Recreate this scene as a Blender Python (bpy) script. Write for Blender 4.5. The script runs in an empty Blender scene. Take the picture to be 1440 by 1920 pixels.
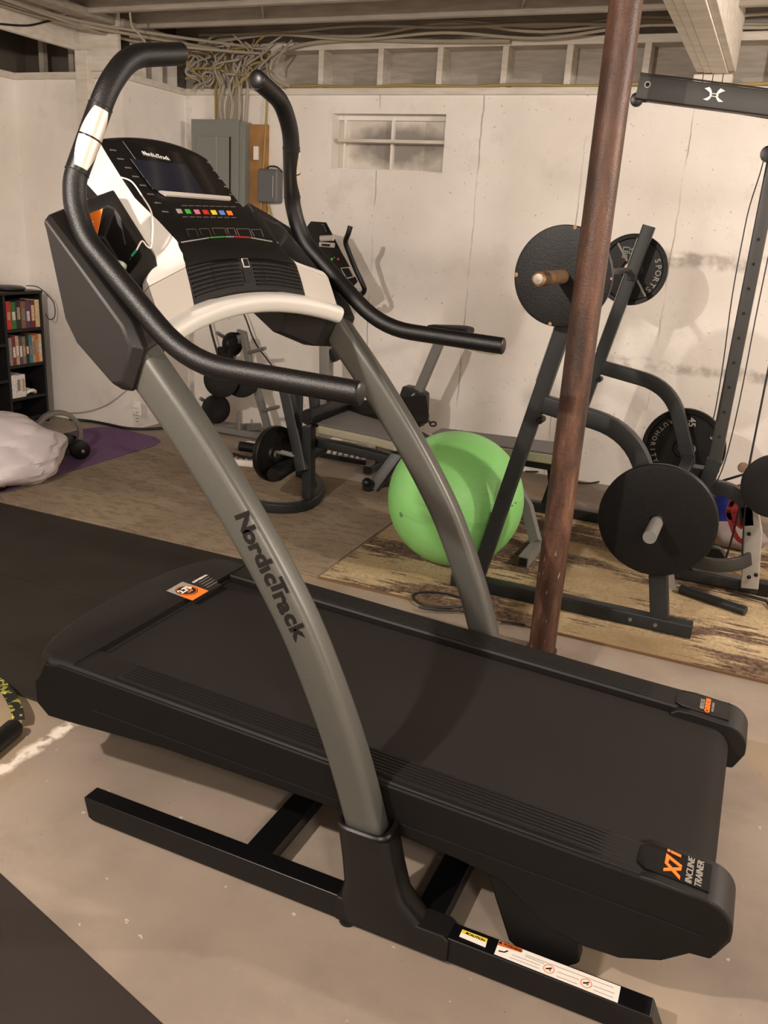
import bpy, bmesh, math, random
from mathutils import Vector, Matrix, Euler
random.seed(7)
V = Vector
sc = bpy.context.scene
COL = sc.collection

# ------------------------------------------------------------------ camera
CAM = V((0, 0, 1.5)); FPX = 1604.57
_p, _r, _y = math.radians(18.273), math.radians(3.581), math.radians(22.940)
FW = V((-math.sin(_y) * math.cos(_p), math.cos(_y) * math.cos(_p), -math.sin(_p)))
_rt = V((math.cos(_y), math.sin(_y), 0)); _up = _rt.cross(FW)
RT = _rt * math.cos(_r) + _up * math.sin(_r); UP = -_rt * math.sin(_r) + _up * math.cos(_r)
cd = bpy.data.cameras.new('camera'); cam = bpy.data.objects.new('camera', cd); COL.objects.link(cam)
m = Matrix((RT, UP, -FW)).transposed().to_4x4(); m.translation = CAM
cam.matrix_world = m
cd.sensor_fit = 'VERTICAL'; cd.sensor_height = 24; cd.lens = FPX * 24 / 1920; cd.clip_start = 0.02
sc.camera = cam

# ------------------------------------------------------------------ world, lamps, exposure
w = bpy.data.worlds.new('world'); sc.world = w; w.use_nodes = True
w.node_tree.nodes['Background'].inputs[0].default_value = (1, .84, .66, 1)
w.node_tree.nodes['Background'].inputs[1].default_value = 0.04
sc.view_settings.view_transform = 'Standard'; sc.view_settings.look = 'None'
sc.view_settings.exposure = 1.80; sc.view_settings.gamma = 1; sc.view_settings.use_curve_mapping = False
WARM = (1.0, .885, .785)
LAMPS = [((-1.65, -.25, 2.42), 94, 'left', .035), ((1.05, -.9, 2.42), 50, 'right', .16), ((1.75, 3.0, 2.45), 64, 'far', .06)]

# ------------------------------------------------------------------ pixel -> point on a plane of the room
def ray(px, py): return RT * ((px - 720) / FPX) - UP * ((py - 960) / FPX) + FW
def aty(px, py, y): d = ray(px, py); return CAM + d * ((y - CAM.y) / d.y)
def atx(px, py, x): d = ray(px, py); return CAM + d * ((x - CAM.x) / d.x)
def atz(px, py, z): d = ray(px, py); return CAM + d * ((z - CAM.z) / d.z)

# ------------------------------------------------------------------ materials
def lin(c):
    return tuple((x / 12.92 if x <= .04045 else ((x + .055) / 1.055) ** 2.4) for x in c)
def rgb(r, g, b): return lin((r / 255, g / 255, b / 255)) + (1,)
def mat(name, col, rough=.5, metal=0, bump=0, bscale=200, var=0, vscale=8, spec=None, coat=0, dist=.002, trans=0, detail=3):
    M = bpy.data.materials.new(name); M.use_nodes = True; nt = M.node_tree; b = nt.nodes['Principled BSDF']
    b.inputs['Base Color'].default_value = col; b.inputs['Roughness'].default_value = rough
    b.inputs['Metallic'].default_value = metal
    if spec is not None: b.inputs['Specular IOR Level'].default_value = spec
    if coat: b.inputs['Coat Weight'].default_value = coat; b.inputs['Coat Roughness'].default_value = .15
    if trans: b.inputs['Transmission Weight'].default_value = trans
    geo = nt.nodes.new('ShaderNodeNewGeometry')
    if var:
        n = nt.nodes.new('ShaderNodeTexNoise'); n.inputs['Scale'].default_value = vscale; n.inputs['Detail'].default_value = 6
        nt.links.new(geo.outputs['Position'], n.inputs['Vector'])
        r = nt.nodes.new('ShaderNodeValToRGB'); r.color_ramp.elements[0].position = .3; r.color_ramp.elements[1].position = .7
        r.color_ramp.elements[0].color = tuple(c * (1 - var) for c in col[:3]) + (1,)
        r.color_ramp.elements[1].color = tuple(min(1, c * (1 + var)) for c in col[:3]) + (1,)
        nt.links.new(n.outputs['Fac'], r.inputs['Fac']); nt.links.new(r.outputs['Color'], b.inputs['Base Color'])
    if bump:
        n = nt.nodes.new('ShaderNodeTexNoise'); n.inputs['Scale'].default_value = bscale; n.inputs['Detail'].default_value = detail
        nt.links.new(geo.outputs['Position'], n.inputs['Vector'])
        bp = nt.nodes.new('ShaderNodeBump'); bp.inputs['Strength'].default_value = bump; bp.inputs['Distance'].default_value = dist
        nt.links.new(n.outputs['Fac'], bp.inputs['Height']); nt.links.new(bp.outputs['Normal'], b.inputs['Normal'])
    return M
class NT:
    """small node helper for the larger materials"""
    def __init__(s, name, rough=.8):
        s.M = bpy.data.materials.new(name); s.M.use_nodes = True; s.t = s.M.node_tree; s.b = s.t.nodes['Principled BSDF']
        s.b.inputs['Roughness'].default_value = rough
        g = s.t.nodes.new('ShaderNodeNewGeometry'); s.pos = g.outputs['Position']
        sp = s.t.nodes.new('ShaderNodeSeparateXYZ'); s.t.links.new(s.pos, sp.inputs[0]); s.x, s.y, s.z = sp.outputs
    def set(s, sock, v):
        if hasattr(v, 'links'): s.t.links.new(v, sock)
        else: sock.default_value = v
    def math(s, op, a, b=0, c=None, clamp=False):
        n = s.t.nodes.new('ShaderNodeMath'); n.operation = op; n.use_clamp = clamp
        s.set(n.inputs[0], a); s.set(n.inputs[1], b)
        if c is not None: s.set(n.inputs[2], c)
        return n.outputs[0]
    def vec(s, x, y, z):
        n = s.t.nodes.new('ShaderNodeCombineXYZ'); s.set(n.inputs[0], x); s.set(n.inputs[1], y); s.set(n.inputs[2], z); return n.outputs[0]
    def noise(s, scale, detail=5, v=None, rough=.5, dist=0):
        n = s.t.nodes.new('ShaderNodeTexNoise'); n.inputs['Scale'].default_value = scale; n.inputs['Detail'].default_value = detail
        n.inputs['Roughness'].default_value = rough; n.inputs['Distortion'].default_value = dist
        s.t.links.new(v if v else s.pos, n.inputs['Vector']); return n.outputs['Fac']
    def ramp(s, f, stops, interp='LINEAR'):
        n = s.t.nodes.new('ShaderNodeValToRGB'); n.color_ramp.interpolation = interp; e = n.color_ramp.elements
        while len(e) < len(stops): e.new(.5)
        for i, (p, c) in enumerate(stops): e[i].position = p; e[i].color = c if len(c) == 4 else c + (1,)
        s.t.links.new(f, n.inputs['Fac']); return n.outputs['Color']
    def step(s, f, a, b):
        n = s.t.nodes.new('ShaderNodeMapRange'); s.set(n.inputs['Value'], f)
        n.inputs['From Min'].default_value = a; n.inputs['From Max'].default_value = b; n.clamp = True; return n.outputs[0]
    def mix(s, f, a, b, mode='MIX'):
        n = s.t.nodes.new('ShaderNodeMix'); n.data_type = 'RGBA'; n.blend_type = mode
        s.set(n.inputs[0], f); s.set(n.inputs[6], a); s.set(n.inputs[7], b); return n.outputs[2]
    def line(s, c, x0, w):   # 1 near c==x0
        return s.math('SUBTRACT', 1, s.step(s.math('ABSOLUTE', s.math('SUBTRACT', c, x0)), w * .4, w))
    def out(s, col, bump=None, strength=.3, dist=.004):
        s.set(s.b.inputs['Base Color'], col)
        if bump is not None:
            bp = s.t.nodes.new('ShaderNodeBump'); bp.inputs['Strength'].default_value = strength; bp.inputs['Distance'].default_value = dist
            s.t.links.new(bump, bp.inputs['Height']); s.t.links.new(bp.outputs['Normal'], s.b.inputs['Normal'])
        return s.M
WALLC = rgb(226, 219, 211)
def wall_material(name, lines=True):
    n = NT(name, .75)
    c = n.ramp(n.noise(1.6, 6), [(.3, rgb(222, 215, 207)), (.7, rgb(240, 235, 229))])
    c = n.mix(n.math('MULTIPLY', n.step(n.noise(2.7, 8, rough=.7), .55, .72), .30), c, rgb(172, 162, 152))
    c = n.mix(n.math('MULTIPLY', n.step(n.noise(46, 3), .70, .75), .5), c, rgb(120, 110, 100))
    if lines:
        wob = n.math('MULTIPLY', n.math('SUBTRACT', n.noise(6, 4), .5), .03)
        xx = n.math('ADD', n.x, wob); zz = n.math('ADD', n.z, n.math('MULTIPLY', n.math('SUBTRACT', n.noise(9, 6, rough=.7), .5), .08))
        seam = n.line(xx, -1.846, .006)
        for x0 in (-1.19, -.60, -2.55, -3.2, .05): seam = n.math('MAXIMUM', seam, n.line(xx, x0, .005))
        seam = n.math('MULTIPLY', seam, n.step(n.noise(3.1, 5), .42, .56))
        c = n.mix(n.math('MULTIPLY', seam, .6), c, rgb(110, 98, 86))
        cst = n.math('MULTIPLY', n.line(xx, -4.045, .035), n.step(n.noise(5, 6), .38, .6))
        c = n.mix(n.math('MULTIPLY', cst, .65), c, rgb(112, 92, 76))
        side = n.step(n.x, -1.0, -.75)
        band = n.math('MULTIPLY', n.math('MAXIMUM', n.line(zz, 1.43, .055), n.line(zz, .80, .045)), side)
        band = n.math('MULTIPLY', band, n.step(n.noise(14, 6), .35, .55))
        c = n.mix(n.math('MULTIPLY', band, .5), c, rgb(128, 118, 108))
    bm_ = n.math('ADD', n.noise(14, 8), n.math('MULTIPLY', n.noise(90, 3), .25))
    return n.out(c, bm_, .35, .006)
M_wall = wall_material('painted_concrete_wall'); M_wall2 = wall_material('painted_side_wall', False)
def floor_material():
    n = NT('concrete_floor', .62)
    c = n.ramp(n.noise(1.3, 7), [(.3, rgb(122, 109, 98)), (.5, rgb(142, 128, 115)), (.72, rgb(158, 144, 131))])
    c = n.mix(n.math('MULTIPLY', n.step(n.noise(3.4, 6, rough=.65), .48, .66), .5), c, rgb(114, 103, 94))
    c = n.mix(n.math('MULTIPLY', n.step(n.noise(1.1, 3), .54, .64), .55), c, rgb(166, 142, 106))
    c = n.mix(n.step(n.noise(38, 2), .735, .76), c, rgb(180, 168, 156))
    c = n.mix(n.math('MULTIPLY', n.step(n.noise(60, 2), .745, .77), .7), c, rgb(88, 76, 64))
    wob = n.math('MULTIPLY', n.math('SUBTRACT', n.noise(16, 4), .5), .05)
    ln = n.line(n.math('ADD', n.x, wob), -1.735, .028)
    ln = n.math('MULTIPLY', ln, n.math('MULTIPLY', n.step(n.y, 1.36, 1.42), n.step(n.noise(22, 5), .40, .5)))
    c = n.mix(ln, c, rgb(232, 220, 206))
    return n.out(c, n.noise(60, 5), .12, .003)
M_floor = floor_material()
def wood_paint(name, a, b, z=1.0):
    n = NT(name, .7)
    v = n.vec(n.math('MULTIPLY', n.x, 2.0), n.math('MULTIPLY', n.y, 5.0), n.math('MULTIPLY', n.z, 14.0))
    c = n.ramp(n.noise(3, 5, v), [(.3, a), (.7, b)]); return n.out(c, n.noise(8, 5, v), .25, .003)
M_beam = wood_paint('cream_painted_lumber', rgb(196, 188, 176), rgb(218, 211, 200))
M_joist = wood_paint('grey_painted_joist', rgb(150, 142, 131), rgb(174, 165, 154))
M_sub = wood_paint('subfloor_boards', rgb(120, 110, 98), rgb(150, 140, 126))
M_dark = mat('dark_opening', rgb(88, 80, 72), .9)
def rust_material():
    n = NT('rusty_steel', .5)
    v = n.vec(n.math('MULTIPLY', n.x, 1), n.math('MULTIPLY', n.y, 1), n.math('MULTIPLY', n.z, .22))
    c = n.ramp(n.noise(14, 8, v, .65), [(.30, rgb(40, 28, 22)), (.45, rgb(68, 45, 34)), (.58, rgb(94, 64, 49)), (.72, rgb(128, 95, 76))])
    c = n.mix(n.step(n.noise(9, 7, rough=.7), .62, .70), c, rgb(60, 40, 34))
    chips = n.math('MULTIPLY', n.step(n.noise(60, 4, v), .66, .70), n.math('SUBTRACT', 1, n.step(n.z, .25, .5)))
    c = n.mix(chips, c, rgb(206, 192, 176))
    n.b.inputs['Metallic'].default_value = .15
    return n.out(c, n.math('ADD', n.noise(40, 6), n.noise(160, 3)), .5, .002)
M_rust = rust_material()
M_black = mat('textured_black_plastic', rgb(17, 15, 14), .55, spec=.3, bump=.35, bscale=900, dist=.0006)
M_blackg = mat('satin_black_plastic', rgb(15, 13, 13), .36, spec=.4, bump=.2, bscale=900, dist=.0004)
M_pod = mat('charcoal_plastic', rgb(27, 24, 23), .48, spec=.38, bump=.4, bscale=1100, dist=.0006)
M_side = mat('deck_side_black', rgb(11, 9, 8), .6, spec=.22, bump=.3, bscale=700, dist=.0005)
M_hood = mat('hood_black', rgb(20, 17, 16), .5, spec=.35, bump=.4, bscale=800, dist=.0005)
M_belt = mat('running_belt', rgb(31, 27, 25), .8, spec=.2, bump=.3, bscale=1500, dist=.0004, var=.10, vscale=3)
M_foam = mat('black_foam_grip', rgb(11, 9, 9), .40, spec=.38, bump=.6, bscale=500, dist=.0012)
M_frame = mat('grey_metallic_paint', rgb(86, 86, 81), .40, metal=.4, bump=.3, bscale=700, dist=.0005, var=.10, vscale=500)
M_basebar = mat('black_painted_steel', rgb(10, 9, 11), .34, spec=.35)
M_silver = mat('silver_plastic', rgb(238, 235, 230), .30, metal=.3)
M_silver2 = mat('light_grey_plastic', rgb(188, 182, 174), .5, metal=.1, bump=.2, bscale=1500, dist=.0003)
M_panel = mat('console_overlay_black', rgb(14, 12, 12), .42, spec=.3)
M_screen = mat('dark_glass_screen', rgb(26, 29, 42), .12, coat=.5)
M_gloss = mat('gloss_black', rgb(10, 10, 11), .15, coat=.4)
M_void = mat('vent_black', rgb(6, 6, 6), .8)
M_sensor = mat('brushed_sensor_metal', rgb(222, 212, 200), .34, metal=.75)
M_orange = mat('orange_print', rgb(238, 122, 40), .5)
M_white = mat('white_print', rgb(235, 228, 220), .5)
M_greyp = mat('grey_print', rgb(150, 144, 136), .5)
M_txtblk = mat('black_lettering', rgb(12, 12, 13), .4)
M_yellow = mat('yellow_print', rgb(228, 200, 50), .5)
M_red = mat('red_print', rgb(190, 40, 34), .5)
M_green = mat('green_print', rgb(60, 160, 60), .5)
M_pink = mat('pink_print', rgb(196, 110, 130), .5)
M_blue = mat('blue_print', rgb(90, 130, 190), .5)
M_rack = mat('dark_blue_grey_paint', rgb(34, 36, 37), .42, spec=.4, var=.12, vscale=25)
M_rackedge = mat('lit_edge_bolt_steel', rgb(120, 118, 112), .4, metal=.5)  # pale steel for bolts and for the painted lit edge of the rack uprights
M_iron = mat('black_cast_iron', rgb(11, 9, 8), .45, spec=.3, bump=.5, bscale=160, dist=.0015, var=.2, vscale=12)
M_sleeve = mat('worn_chrome_sleeve', rgb(178, 142, 108), .32, metal=.75, var=.2, vscale=30)
M_chrome = mat('chrome', rgb(200, 196, 190), .2, metal=1)
M_greytube = mat('grey_tube_paint', rgb(118, 116, 112), .5)
M_pad = mat('grey_vinyl', rgb(98, 95, 94), .5, bump=.3, bscale=400, dist=.0006)
M_pad2 = mat('beige_vinyl', rgb(150, 144, 126), .5, bump=.3, bscale=400, dist=.0006)
M_tower = mat('gunmetal_paint', rgb(42, 42, 40), .4, var=.1, vscale=20)
M_tower2 = mat('pale_grey_paint', rgb(150, 146, 138), .5, var=.1, vscale=12)
M_cord = mat('black_cord', rgb(22, 21, 21), .55)
M_wire = mat('offwhite_cable', rgb(166, 156, 140), .6)
M_wirey = mat('yellow_cable', rgb(158, 138, 84), .6)
M_panelbox = mat('grey_enamel_panel', rgb(124, 128, 122), .45)
M_phone = mat('slate_grey_plastic', rgb(96, 96, 100), .45)
M_ply = mat('bare_plywood', rgb(158, 116, 68), .7, var=.22, vscale=9)
M_purple = mat('purple_foam_mat', rgb(104, 72, 112), .85, bump=.4, bscale=300, dist=.001)
def ball_material():
    n = NT('green_vinyl', .42)
    c = n.ramp(n.noise(2.2, 4), [(.3, rgb(128, 198, 112)), (.7, rgb(144, 212, 126))])
    wv = n.math('FRACT', n.math('MULTIPLY', n.math('ADD', n.z, n.math('MULTIPLY', n.x, .25)), 22))
    groove = n.line(wv, .5, .06)
    c = n.mix(n.math('MULTIPLY', n.step(n.noise(3, 6, n.vec(n.math('MULTIPLY', n.x, 1), n.y, n.math('MULTIPLY', n.z, 6))), .60, .7), .25), c, rgb(88, 140, 84))
    n.b.inputs['Subsurface Weight'].default_value = .0
    return n.out(c, groove, -.35 if False else .25, .002)
M_ball = ball_material()
def carpet_material():
    n = NT('brown_woven_carpet', .95)
    c = n.ramp(n.noise(2.2, 7), [(.3, rgb(124, 108, 90)), (.7, rgb(152, 136, 114))])
    c = n.mix(n.math('MULTIPLY', n.step(n.noise(26, 6, n.vec(n.math('MULTIPLY', n.x, .5), n.y, n.z)), .48, .66), .55), c, rgb(92, 72, 56))
    c = n.mix(n.math('MULTIPLY', n.step(n.noise(190, 3), .5, .62), .55), c, rgb(168, 148, 122))
    return n.out(c, n.noise(260, 3), .8, .004)
M_carpet = carpet_material()
def rug_material():
    n = NT('patterned_rug', .95)
    v = n.vec(n.math('MULTIPLY', n.x, .9), n.math('MULTIPLY', n.y, 1.8), n.z)
    st = n.vec(n.math('MULTIPLY', n.x, 4), n.math('MULTIPLY', n.y, 30), n.z)
    base = n.ramp(n.noise(1.5, 5, v), [(.3, rgb(146, 124, 92)), (.5, rgb(176, 154, 118)), (.7, rgb(198, 178, 144))])
    base = n.mix(n.math('MULTIPLY', n.step(n.noise(70, 4, None, .7), .46, .6), .5), base, rgb(134, 112, 80))
    f = n.math('ADD', n.noise(1.7, 2, v), n.math('MULTIPLY', n.math('SUBTRACT', n.noise(1.2, 6, st, .7), .5), .55))
    f = n.math('ADD', f, n.math('MULTIPLY', n.math('SUBTRACT', n.noise(85, 3, None, .7), .5), .14))
    c = n.mix(n.step(f, .495, .545), base, n.ramp(n.noise(60, 4), [(.35, rgb(62, 46, 36)), (.65, rgb(122, 98, 76))]))
    lt = n.math('MULTIPLY', n.step(n.noise(.9, 5, st, .6), .60, .64), n.step(f, .47, .50))
    c = n.mix(n.math('MULTIPLY', lt, .9), c, rgb(208, 186, 146))
    return n.out(c, n.noise(220, 3), .8, .004)
M_rug = rug_material()
M_rubber = mat('black_rubber_mat', rgb(45, 41, 35), .85, spec=.2, bump=.5, bscale=220, dist=.0015, var=.16, vscale=4)
M_rubber2 = mat('charcoal_rubber_mat', rgb(44, 38, 35), .85, spec=.2, bump=.5, bscale=260, dist=.0015, var=.06, vscale=4)
M_shelf = mat('black_laminate', rgb(20, 18, 19), .5)
M_bag = mat('white_plastic_bag', rgb(206, 196, 200), .45, bump=.35, bscale=9, dist=.02, detail=2)
M_dkblue = mat('royal_blue_vinyl', rgb(26, 36, 116), .4)
M_dkred = mat('dark_red_strap', rgb(128, 26, 26), .6)
M_bulb = bpy.data.materials.new('lit_bulb'); M_bulb.use_nodes = True
_b = M_bulb.node_tree.nodes['Principled BSDF']; _b.inputs['Emission Color'].default_value = WARM + (1,); _b.inputs['Emission Strength'].default_value = 12

# ------------------------------------------------------------------ mesh helpers
WL = {}
def rnd_sharp(bm, ang=38):
    for f in bm.faces: f.smooth = True
    a = math.radians(ang)
    for e in bm.edges:
        if len(e.link_faces) == 2 and e.calc_face_angle(0) > a: e.smooth = False
class B:
    def __init__(s): s.bm = bmesh.new()
    def box(s, a, b):
        x0, y0, z0 = a; x1, y1, z1 = b
        return s.hexa([(x0, y0, z0), (x1, y0, z0), (x1, y1, z0), (x0, y1, z0), (x0, y0, z1), (x1, y0, z1), (x1, y1, z1), (x0, y1, z1)])
    def hexa(s, p):
        v = [s.bm.verts.new(q) for q in p]
        for f in ((0, 3, 2, 1), (4, 5, 6, 7), (0, 1, 5, 4), (1, 2, 6, 5), (2, 3, 7, 6), (3, 0, 4, 7)): s.bm.faces.new([v[i] for i in f])
        return s
    def rings(s, R, closed=True, caps=True, loop=False):
        rs = [[s.bm.verts.new(p) for p in r] for r in R]; n = len(rs[0]); k = len(rs)
        for i in range(k if loop else k - 1):
            a, b = rs[i], rs[(i + 1) % k]
            for j in range(n if closed else n - 1): s.bm.faces.new((a[j], a[(j + 1) % n], b[(j + 1) % n], b[j]))
        if caps and closed and not loop:
            s.bm.faces.new(rs[0][::-1]); s.bm.faces.new(rs[-1])
        return s
    def prism(s, pts, axis, a, b):
        def q(p, t): return {'x': (t, p[0], p[1]), 'y': (p[0], t, p[1]), 'z': (p[0], p[1], t)}[axis]
        return s.rings([[q(p, a) for p in pts], [q(p, b) for p in pts]])
    def bar(s, path, w, h, side=None, r=0, caps=True):
        """rectangular (or rounded) tube along a path; w along side vector, h across"""
        P = [V(p) for p in path]; R = []
        for i, p in enumerate(P):
            t = (P[min(i + 1, len(P) - 1)] - P[max(i - 1, 0)]).normalized()
            sd = V(side) if side else V((0, 1, 0))
            sd = (sd - t * sd.dot(t)).normalized(); nn = t.cross(sd)
            if r:
                ring = []
                for (cx, cy, a0) in ((w / 2 - r, h / 2 - r, 0), (-w / 2 + r, h / 2 - r, 90), (-w / 2 + r, -h / 2 + r, 180), (w / 2 - r, -h / 2 + r, 270)):
                    for k in range(5):
                        a = math.radians(a0 + k * 22.5); ring.append(p + sd * (cx + r * math.cos(a)) + nn * (cy + r * math.sin(a)))
            else: ring = [p + sd * (w / 2 * u) + nn * (h / 2 * v) for u, v in ((1, 1), (-1, 1), (-1, -1), (1, -1))]
            R.append(ring)
        return s.rings(R, caps=caps)
    def tube(s, path, r, seg=12, caps=True, loop=False):
        P = [V(p) for p in path]; R = []; n = len(P)
        t0 = (P[1] - P[0]).normalized(); u = t0.orthogonal().normalized()
        for i, p in enumerate(P):
            if loop: t = (P[(i + 1) % n] - P[i - 1]).normalized()
            else: t = (P[min(i + 1, n - 1)] - P[max(i - 1, 0)]).normalized()
            u = (u - t * u.dot(t)).normalized(); v = t.cross(u)
            rr = r[i] if isinstance(r, (list, tuple)) else r
            R.append([p + (u * math.cos(2 * math.pi * k / seg) + v * math.sin(2 * math.pi * k / seg)) * rr for k in range(seg)])
        return s.rings(R, caps=caps, loop=loop)
    def lathe(s, prof, c, ax, seg=40, closed=False):
        """prof: list of (r, t) along axis"""
        c = V(c); ax = V(ax).normalized(); u = ax.orthogonal().normalized(); v = ax.cross(u)
        R = [[c + ax * t + (u * math.cos(2 * math.pi * k / seg) + v * math.sin(2 * math.pi * k / seg)) * max(r, 1e-4) for k in range(seg)] for r, t in prof]
        return s.rings(R, loop=closed, caps=not closed)
    def ball(s, c, r, sub=3, sc_=(1, 1, 1)):
        mtx = Matrix.Translation(V(c)) @ Matrix.Diagonal(V(sc_) * r).to_4x4()
        bmesh.ops.create_icosphere(s.bm, subdivisions=sub, radius=1, matrix=mtx); return s
    def done(s, name, M, parent=None, bevel=0, sharp=38, segs=2, origin=None):
        bm = s.bm; bmesh.ops.recalc_face_normals(bm, faces=bm.faces); rnd_sharp(bm, sharp)
        vs = [v.co for v in bm.verts]
        lo = V([min(v[i] for v in vs) for i in range(3)]); hi = V([max(v[i] for v in vs) for i in range(3)])
        o0 = V(origin) if origin else V(((lo.x + hi.x) / 2, (lo.y + hi.y) / 2, lo.z))
        for v in bm.verts: v.co -= o0
        me = bpy.data.meshes.new(name); bm.to_mesh(me); bm.free()
        for mm in (M if isinstance(M, (list, tuple)) else [M]): me.materials.append(mm)
        o = bpy.data.objects.new(name, me); COL.objects.link(o); WL[o.name] = o0
        if parent: o.parent = parent; o.location = o0 - WL[parent.name]
        else: o.location = o0
        if bevel:
            b = o.modifiers.new('bevel', 'BEVEL'); b.width = bevel; b.segments = segs; b.limit_method = 'ANGLE'; b.angle_limit = math.radians(40)
            b.harden_normals = True
        return o
def thing(name, loc, label, cat, group=None):
    o = bpy.data.objects.new(name, None); COL.objects.link(o); o.location = loc; WL[o.name] = V(loc)
    o.empty_display_size = .1; tag(o, label, cat, group); return o
def tag(o, label, cat, group=None):
    o['label'] = label; o['category'] = cat
    if group: o['group'] = group
    return o
def struct(o): o['kind'] = 'structure'; return o
def smooth(P, n=6, closed=False):
    P = [V(p) for p in P]; out = []; N = len(P)
    rng = range(N if closed else N - 1)
    for i in rng:
        p0 = P[i - 1] if (i or closed) else P[0]; p1 = P[i]; p2 = P[(i + 1) % N]; p3 = P[(i + 2) % N] if (i + 2 < N or closed) else P[-1]
        for k in range(n):
            t = k / n; out.append(.5 * ((2 * p1) + (p2 - p0) * t + (2 * p0 - 5 * p1 + 4 * p2 - p3) * t * t + (3 * p1 - p0 - 3 * p2 + p3) * t ** 3))
    if not closed: out.append(P[-1])
    return out
def fillet(P, rad, n=6):
    """round the corners of a polyline"""
    P = [V(p) for p in P]; out = [P[0]]
    for i in range(1, len(P) - 1):
        r = rad[i - 1] if isinstance(rad, (list, tuple)) else rad
        a = (P[i - 1] - P[i]); b = (P[i + 1] - P[i]); r = min(r, a.length * .48, b.length * .48)
        s = P[i] + a.normalized() * r; e = P[i] + b.normalized() * r
        for k in range(n + 1):
            t = k / n; out.append(s * (1 - t) ** 2 + P[i] * 2 * t * (1 - t) + e * t * t)
    out.append(P[-1]); return out
def flip(P, yc): return [V((p[0], 2 * yc - p[1], p[2])) for p in P]
def text(name, s, size, origin, right, up, M, parent, ext=.0006, align='CENTER', shear=0, bold=0, sx=1.0):
    cu = bpy.data.curves.new(name, 'FONT'); cu.body = s; cu.size = size; cu.extrude = ext; cu.align_x = align; cu.align_y = 'CENTER'
    cu.shear = shear; cu.offset = bold; cu.resolution_u = 3
    o = bpy.data.objects.new(name, cu); COL.objects.link(o)
    dg = bpy.context.evaluated_depsgraph_get(); me = bpy.data.meshes.new_from_object(o.evaluated_get(dg))
    bpy.data.objects.remove(o); bpy.data.curves.remove(cu)
    R = V(right).normalized(); U = V(up); U = (U - R * U.dot(R)).normalized(); N = R.cross(U)
    mt = Matrix((R, U, N)).transposed().to_4x4()
    for v in me.vertices: v.co = mt @ V((v.co.x * sx, v.co.y, v.co.z))
    me.materials.clear(); me.materials.append(M)
    ob = bpy.data.objects.new(name, me); COL.objects.link(ob); WL[ob.name] = V(origin)
    if parent: ob.parent = parent; ob.location = V(origin) - WL[parent.name]
    else: ob.location = origin
    return ob
def sheet(name, c4, M, parent, th=.0008):
    """thin sticker: four corners, given thickness along its normal"""
    P = [V(p) for p in c4]; n = (P[1] - P[0]).cross(P[3] - P[0]).normalized()
    return B().hexa([p for p in P] + [p + n * th for p in P]).done(name, M, parent)
def boolean(o, cutter):
    md = o.modifiers.new('cut', 'BOOLEAN'); md.operation = 'DIFFERENCE'; md.object = cutter; md.solver = 'EXACT'
    bpy.context.view_layer.update(); dg = bpy.context.evaluated_depsgraph_get()
    me = bpy.data.meshes.new_from_object(o.evaluated_get(dg)); o.modifiers.clear(); o.data = me
    bpy.data.objects.remove(cutter)

# ================================================================== THE ROOM
X0, X1, YB, YF = -5.0, 2.9, 5.53, -3.4; ZL = 2.316; ZC = 2.87; ZJ = 2.63
struct(B().box((X0 - .2, YF - .2, -.12), (X1 + .2, YB + .2, 0)).done('floor', M_floor))
# back wall with the blocked window recess
wx0, wx1, wz0, wz1 = -2.889, -2.085, 1.864, 2.207
b = B()
for a, c in (((-4.08, 0), (wx0, ZL)), ((wx1, 0), (X1, ZL)), ((wx0, 0), (wx1, wz0)), ((wx0, wz1), (wx1, ZL))):
    b.box((a[0], YB, a[1]), (c[0], YB + .24, c[1]))
wall_back = struct(b.done('wall_back', M_wall))
wb = B().box((wx0, YB + .12, wz0), (wx1, YB + .22, wz1)).done('window_1', M_wall); struct(wb)
def blotch_panel():
    n = NT('dark_centred_panel', .8)
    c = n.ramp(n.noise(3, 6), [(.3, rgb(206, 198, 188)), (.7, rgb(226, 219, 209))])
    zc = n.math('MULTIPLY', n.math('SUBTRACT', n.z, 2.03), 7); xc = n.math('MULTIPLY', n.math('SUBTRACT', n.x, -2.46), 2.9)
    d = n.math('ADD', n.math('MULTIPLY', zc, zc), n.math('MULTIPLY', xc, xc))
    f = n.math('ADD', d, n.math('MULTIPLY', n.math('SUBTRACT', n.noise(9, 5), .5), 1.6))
    c = n.mix(n.math('MULTIPLY', n.math('SUBTRACT', 1, n.step(f, .35, 1.25)), .7), c, rgb(92, 86, 80))  # darker towards the middle of the panel, with a noisy edge
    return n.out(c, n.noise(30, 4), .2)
wb.data.materials.clear(); wb.data.materials.append(blotch_panel())
fr = B()
fr.box((wx0 + .045, YB + .085, wz0), (wx0 + .06, YB + .12, wz1)).box((wx0, YB + .09, wz1 - .03), (wx1, YB + .12, wz1)).box((-2.495, YB + .085, wz0), (-2.478, YB + .12, wz1))
fr.box((wx0, YB + .09, wz0), (wx1, YB + .12, wz0 + .014)); fr.done('window_frame', M_wall2, wb, .002)
B().box((wx0 + .035, YB + .015, 2.035), (wx1 - .005, YB + .115, 2.056)).done('window_shelf', M_beam, wb, .002)
# framing over the foundation ledge
b = B().box((-4.3, YB - .025, ZL), (X1, YB + .24, ZL + .04)); lb = struct(b.done('trim_1', M_beam, None, .003))
struct(B().box((-4.3, YB + .14, ZL), (X1, YB + .2, ZJ + .24)).done('trim_2', M_joist))
struct(B().box((-4.3, YB, 2.585), (X1, YB + .14, ZJ)).done('trim_3', M_beam, None, .003))
for i, x in enumerate((-3.76, -3.36, -2.99, -2.56, -2.154, -1.735, -1.344, -.90, -.15, .26, .67, 1.08, 1.5, 1.9)):
    B().box((x - .019, YB + .0, ZL + .04), (x + .019, YB + .14, 2.585)).done('stud', M_beam, lb, .002)
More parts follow.
